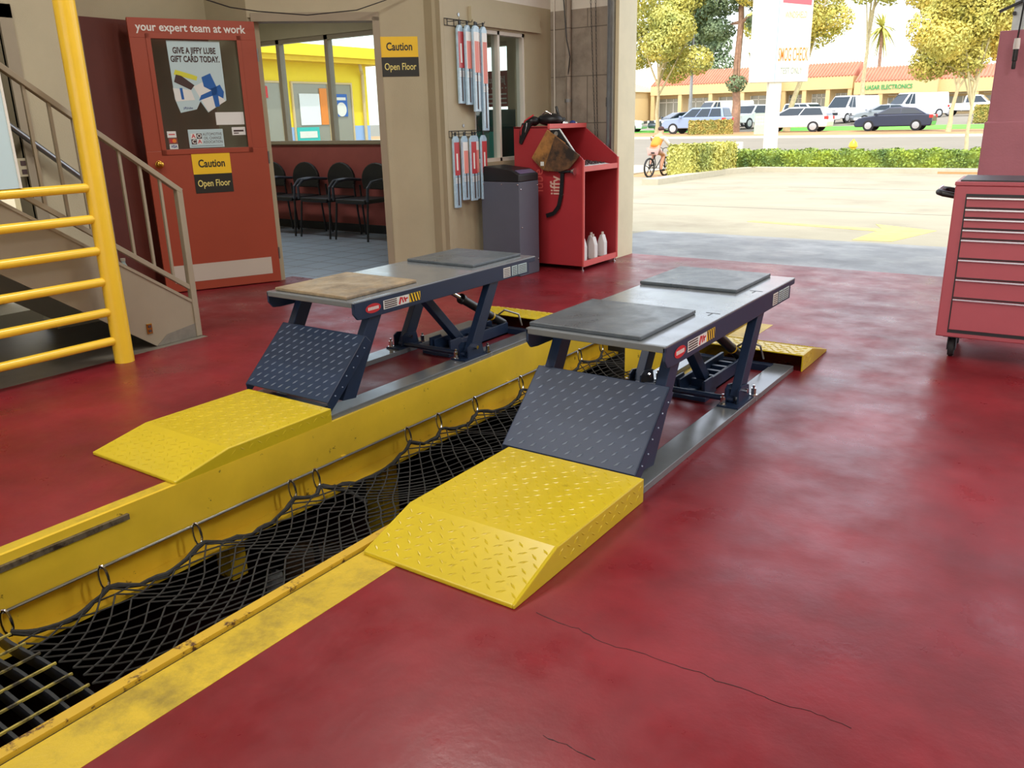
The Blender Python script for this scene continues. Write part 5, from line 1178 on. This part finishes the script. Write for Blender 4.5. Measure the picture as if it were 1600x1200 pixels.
# ------------------------------------------------------------------ yellow building next door, seen through the waiting room
t = thing('yellow_building', 'bright yellow building next door seen through the waiting room windows', 'building', (-19.0, 12.0, -0.25))
Z = lambda v: v + 0.25; Y = lambda v: v - 12
MB().box(-8, 0, Y(4), Y(19.75), 0, Z(3.1)).build('wall', M['ybuild'], t)
MB().box(-8, 0.01, Y(4), Y(19.76), 0, Z(1.25)).build('blue_band', M['ltblue'], t)
MB().box(-8.3, 0.55, Y(3.6), Y(20.1), Z(2.98), Z(3.12)).build('soffit', M['ydark'], t)
MB().box(-8.3, 0.6, Y(3.6), Y(20.1), Z(3.12), Z(3.42)).build('eave_fascia', M['ybuild'], t)
for y0, y1 in ((14.9, 16.3), (16.75, 18.05), (18.28, 19.0)):
    w_ = MB().box(0, 0.04, Y(y0), Y(y1), Z(0.75), Z(2.42)).build('shop_window', M['shopglass'], t)
    MB().box(0.02, 0.07, Y(y0) - .05, Y(y0), Z(.7), Z(2.47)).box(0.02, 0.07, Y(y1), Y(y1) + .05, Z(.7), Z(2.47)).box(0.02, 0.07, Y(y0), Y(y1), Z(2.42), Z(2.47)).build('frame', M['stucco2'], w_)
def wsign(nm, y0, y1, z0, z1, m): return MB().box(0.05, 0.07, Y(y0), Y(y1), Z(z0), Z(z1)).build(nm, m, t)
s = wsign('teal_sign', 16.74, 17.6, 0.84, 1.24, M['teal'])
MB().box(0.072, 0.08, Y(16.85), Y(17.5), Z(0.95), Z(1.13)).build('lettering', M['white'], s)
s = wsign('blue_sign', 18.3, 18.8, 1.52, 2.15, M['blue'])
MB().lathe([(0.2, 0.07), (0.2, 0.075)], (0, Y(18.55), Z(1.72)), 20, 'x').box(0.07, 0.075, Y(18.36), Y(18.74), Z(1.98), Z(2.06)).build('oval', M['white'], s)
wsign('red_sign', 15.5, 15.85, 2.03, 2.33, M['redink'])
wsign('poster', 16.95, 17.7, 1.3, 2.15, M['paper']); wsign('poster', 17.72, 18.0, 1.3, 2.3, M['orangeink'])
MB().tube([(0.35, Y(19.15), Z(3.0)), (0.33, Y(19.2), Z(2.85)), (0.08, Y(19.5), Z(2.72)), (0.08, Y(19.5), 0)], 0.05, 8).build('downspout', M['stucco2'], t)
# ------------------------------------------------------------------ cyclist
BX, BY = -11.22, 24.0; BZ = g(BY)
hd = math.radians(83)    # riding direction: to the right and away
t = thing('bicycle', 'dark bicycle ridden past the end of the hedge', 'bicycle', (BX, BY, BZ), hd)
for wx, nm in ((-0.5, 'rear_wheel'), (0.52, 'front_wheel')):
    mb = MB().tube([(wx + 0.31*math.cos(a), 0, 0.33 + 0.31*math.sin(a)) for a in [2*math.pi*k/32 for k in range(32)]], 0.034, 8, closed=True)
    for k in range(5):
        a = k * 1.2566 + .3; mb.tube([(wx, 0, .33), (wx + .3*math.cos(a), 0, .33 + .3*math.sin(a))], 0.014, 6)
    mb.lathe([(0.03, -0.04), (0.03, 0.04)], (wx, 0, .33), 12, 'y').build(nm, M['tyre'], t, smooth=True)
mb = MB()
for a, b in (((-.5, 0, .33), (-.06, 0, .30)), ((-.06, 0, .30), (-.2, 0, .78)), ((-.5, 0, .33), (-.18, 0, .70)), ((-.06, 0, .30), (.36, 0, .72)), ((-.18, 0, .72), (.34, 0, .80)), ((.34, 0, .86), (.52, 0, .33))): mb.tube([a, b], 0.016, 8)
mb.build('frame', M['blacksteel'], t)
MB().tube([(.34, -.28, .96), (.38, -.1, .98), (.36, 0, .94), (.38, .1, .98), (.34, .28, .96)], 0.013, 8).tube([(.36, 0, .94), (.34, 0, .84)], 0.014, 8).build('handlebar', M['blacksteel'], t)
MB().box(-.33, -.08, -.07, .07, .80, .85).build('saddle', M['black'], t, bevel=0.02)
MB().tube([(-.06, -.12, .30), (-.06, .12, .30)], 0.012, 8).bar((-.06, -.12, .30), (.08, -.12, .2), .02, .012).bar((-.06, .12, .30), (-.2, .12, .4), .02, .012).build('crank', M['steel'], t)
def skin(name, verts, edges, radii, m, parent, sub=2, root=0):
    me = bpy.data.meshes.new(name); me.from_pydata(verts, edges, []); me.update()
    o = bpy.data.objects.new(name, me); COL.objects.link(o); o.parent = parent
    me.materials.append(m)
    sk = o.modifiers.new('skin', 'SKIN'); sk.use_smooth_shade = True
    for i, r in enumerate(radii): me.skin_vertices[0].data[i].radius = (r, r) if not isinstance(r, tuple) else r
    me.skin_vertices[0].data[root].use_root = True
    s = o.modifiers.new('sub', 'SUBSURF'); s.levels = sub; s.render_levels = sub
    return o
skinm = mat('skin', (206, 150, 120), 0.6)
t = thing('person', 'person in an orange vest and white shirt leaning forward riding the bicycle', 'person', (BX, BY, BZ), hd)
V = [(-.22, 0, .92), (-.12, 0, 1.10), (0.02, 0, 1.26), (.10, 0, 1.36), (.15, 0, 1.44), (.19, 0, 1.53), (.205, 0, 1.60),
     (.06, -.18, 1.32), (.18, -.24, 1.12), (.32, -.24, 1.0), (.06, .18, 1.32), (.18, .24, 1.12), (.32, .24, 1.0),
     (-.16, -.10, .86), (.16, -.12, .74), (.04, -.13, .42), (.02, -.13, .24), (.14, -.13, .22), (-.16, .10, .86), (.10, .12, .84), (-.10, .13, .54), (-.18, .13, .42), (-.06, .13, .39)]
E_ = [(0,1),(1,2),(2,3),(3,4),(4,5),(5,6),(3,7),(7,8),(8,9),(3,10),(10,11),(11,12),(0,13),(13,14),(14,15),(15,16),(16,17),(0,18),(18,19),(19,20),(20,21),(21,22)]
R_ = [.14, .14, .145, .11, .06, .088, .085, .062, .045, .032, .062, .045, .032, .10, .075, .052, .04, .038, .10, .075, .052, .04, .038]
skin('body', V, E_, R_, skinm, t)
skin('white_shirt', [(0.02, 0, 1.25), (.08, 0, 1.335), (.06, -.185, 1.32), (.17, -.24, 1.14), (.29, -.245, 1.03), (.06, .185, 1.32), (.17, .24, 1.14), (.29, .245, 1.03)], [(0,1),(1,2),(2,3),(3,4),(1,5),(5,6),(6,7)], [.15, .12, .075, .062, .05, .075, .062, .05], M['white'], t)
skin('orange_vest', [(-.2, 0, .98), (-.12, 0, 1.10), (0.01, 0, 1.25), (.06, 0, 1.33)], [(0,1),(1,2),(2,3)], [.155, .165, .17, .13], mat('orange vest cloth', (240, 140, 50), 0.8), t)
skin('shorts', [(-.22, 0, .90), (-.16, -.10, .87), (.06, -.12, .79), (-.16, .10, .87), (.03, .12, .85)], [(0,1),(1,2),(0,3),(3,4)], [.14, .10, .08, .10, .08], mat('pinkish shorts', (190, 150, 140), 0.8), t)
MB().ball((.185, 0, 1.625), .098, 12, (1.05, .92, .85)).build('hair', mat('dark brown hair', (70, 44, 40), .8), t, smooth=True)
mb = MB()
for s in (-1, 1): mb.ball((.285, s*.035, 1.575), .011, 6)
mb.build('eyes', M['ink'], t)
MB().ball((.30, 0, 1.548), .018, 6, (1, .7, 1)).build('nose', skinm, t)
MB().box(.278, .292, -.025, .025, 1.507, 1.514).build('mouth', M['maroon'], t)
for s in (-1, 1):
    for k in range(4): MB().tube([(.325, s*(.222 + k*.018), 1.0), (.362, s*(.222 + k*.018), .985), (.36, s*(.222 + k*.018), .955)], .0085, 6).build('finger', skinm, t, smooth=True)
    MB().tube([(.32, s*.21, 1.0), (.35, s*.19, .975)], .0095, 6).build('thumb', skinm, t, smooth=True)
    MB().box(.0 if s < 0 else -.22, .2 if s < 0 else -.02, s*.13 - .045, s*.13 + .045, (.19 if s < 0 else .36), (.26 if s < 0 else .43)).build('shoe', M['black'], t, bevel=0.02)

for o_ in list(COL.objects):
    if o_.parent is None and o_.name in ('person', 'bicycle'): o_.scale = (0.86, 0.86, 0.86) if o_.name == 'bicycle' else (0.94, 1.05, 0.86)

for o_ in list(COL.objects):
    if o_.name == 'hatchback': o_.scale = (1.12, 1, 1.03)
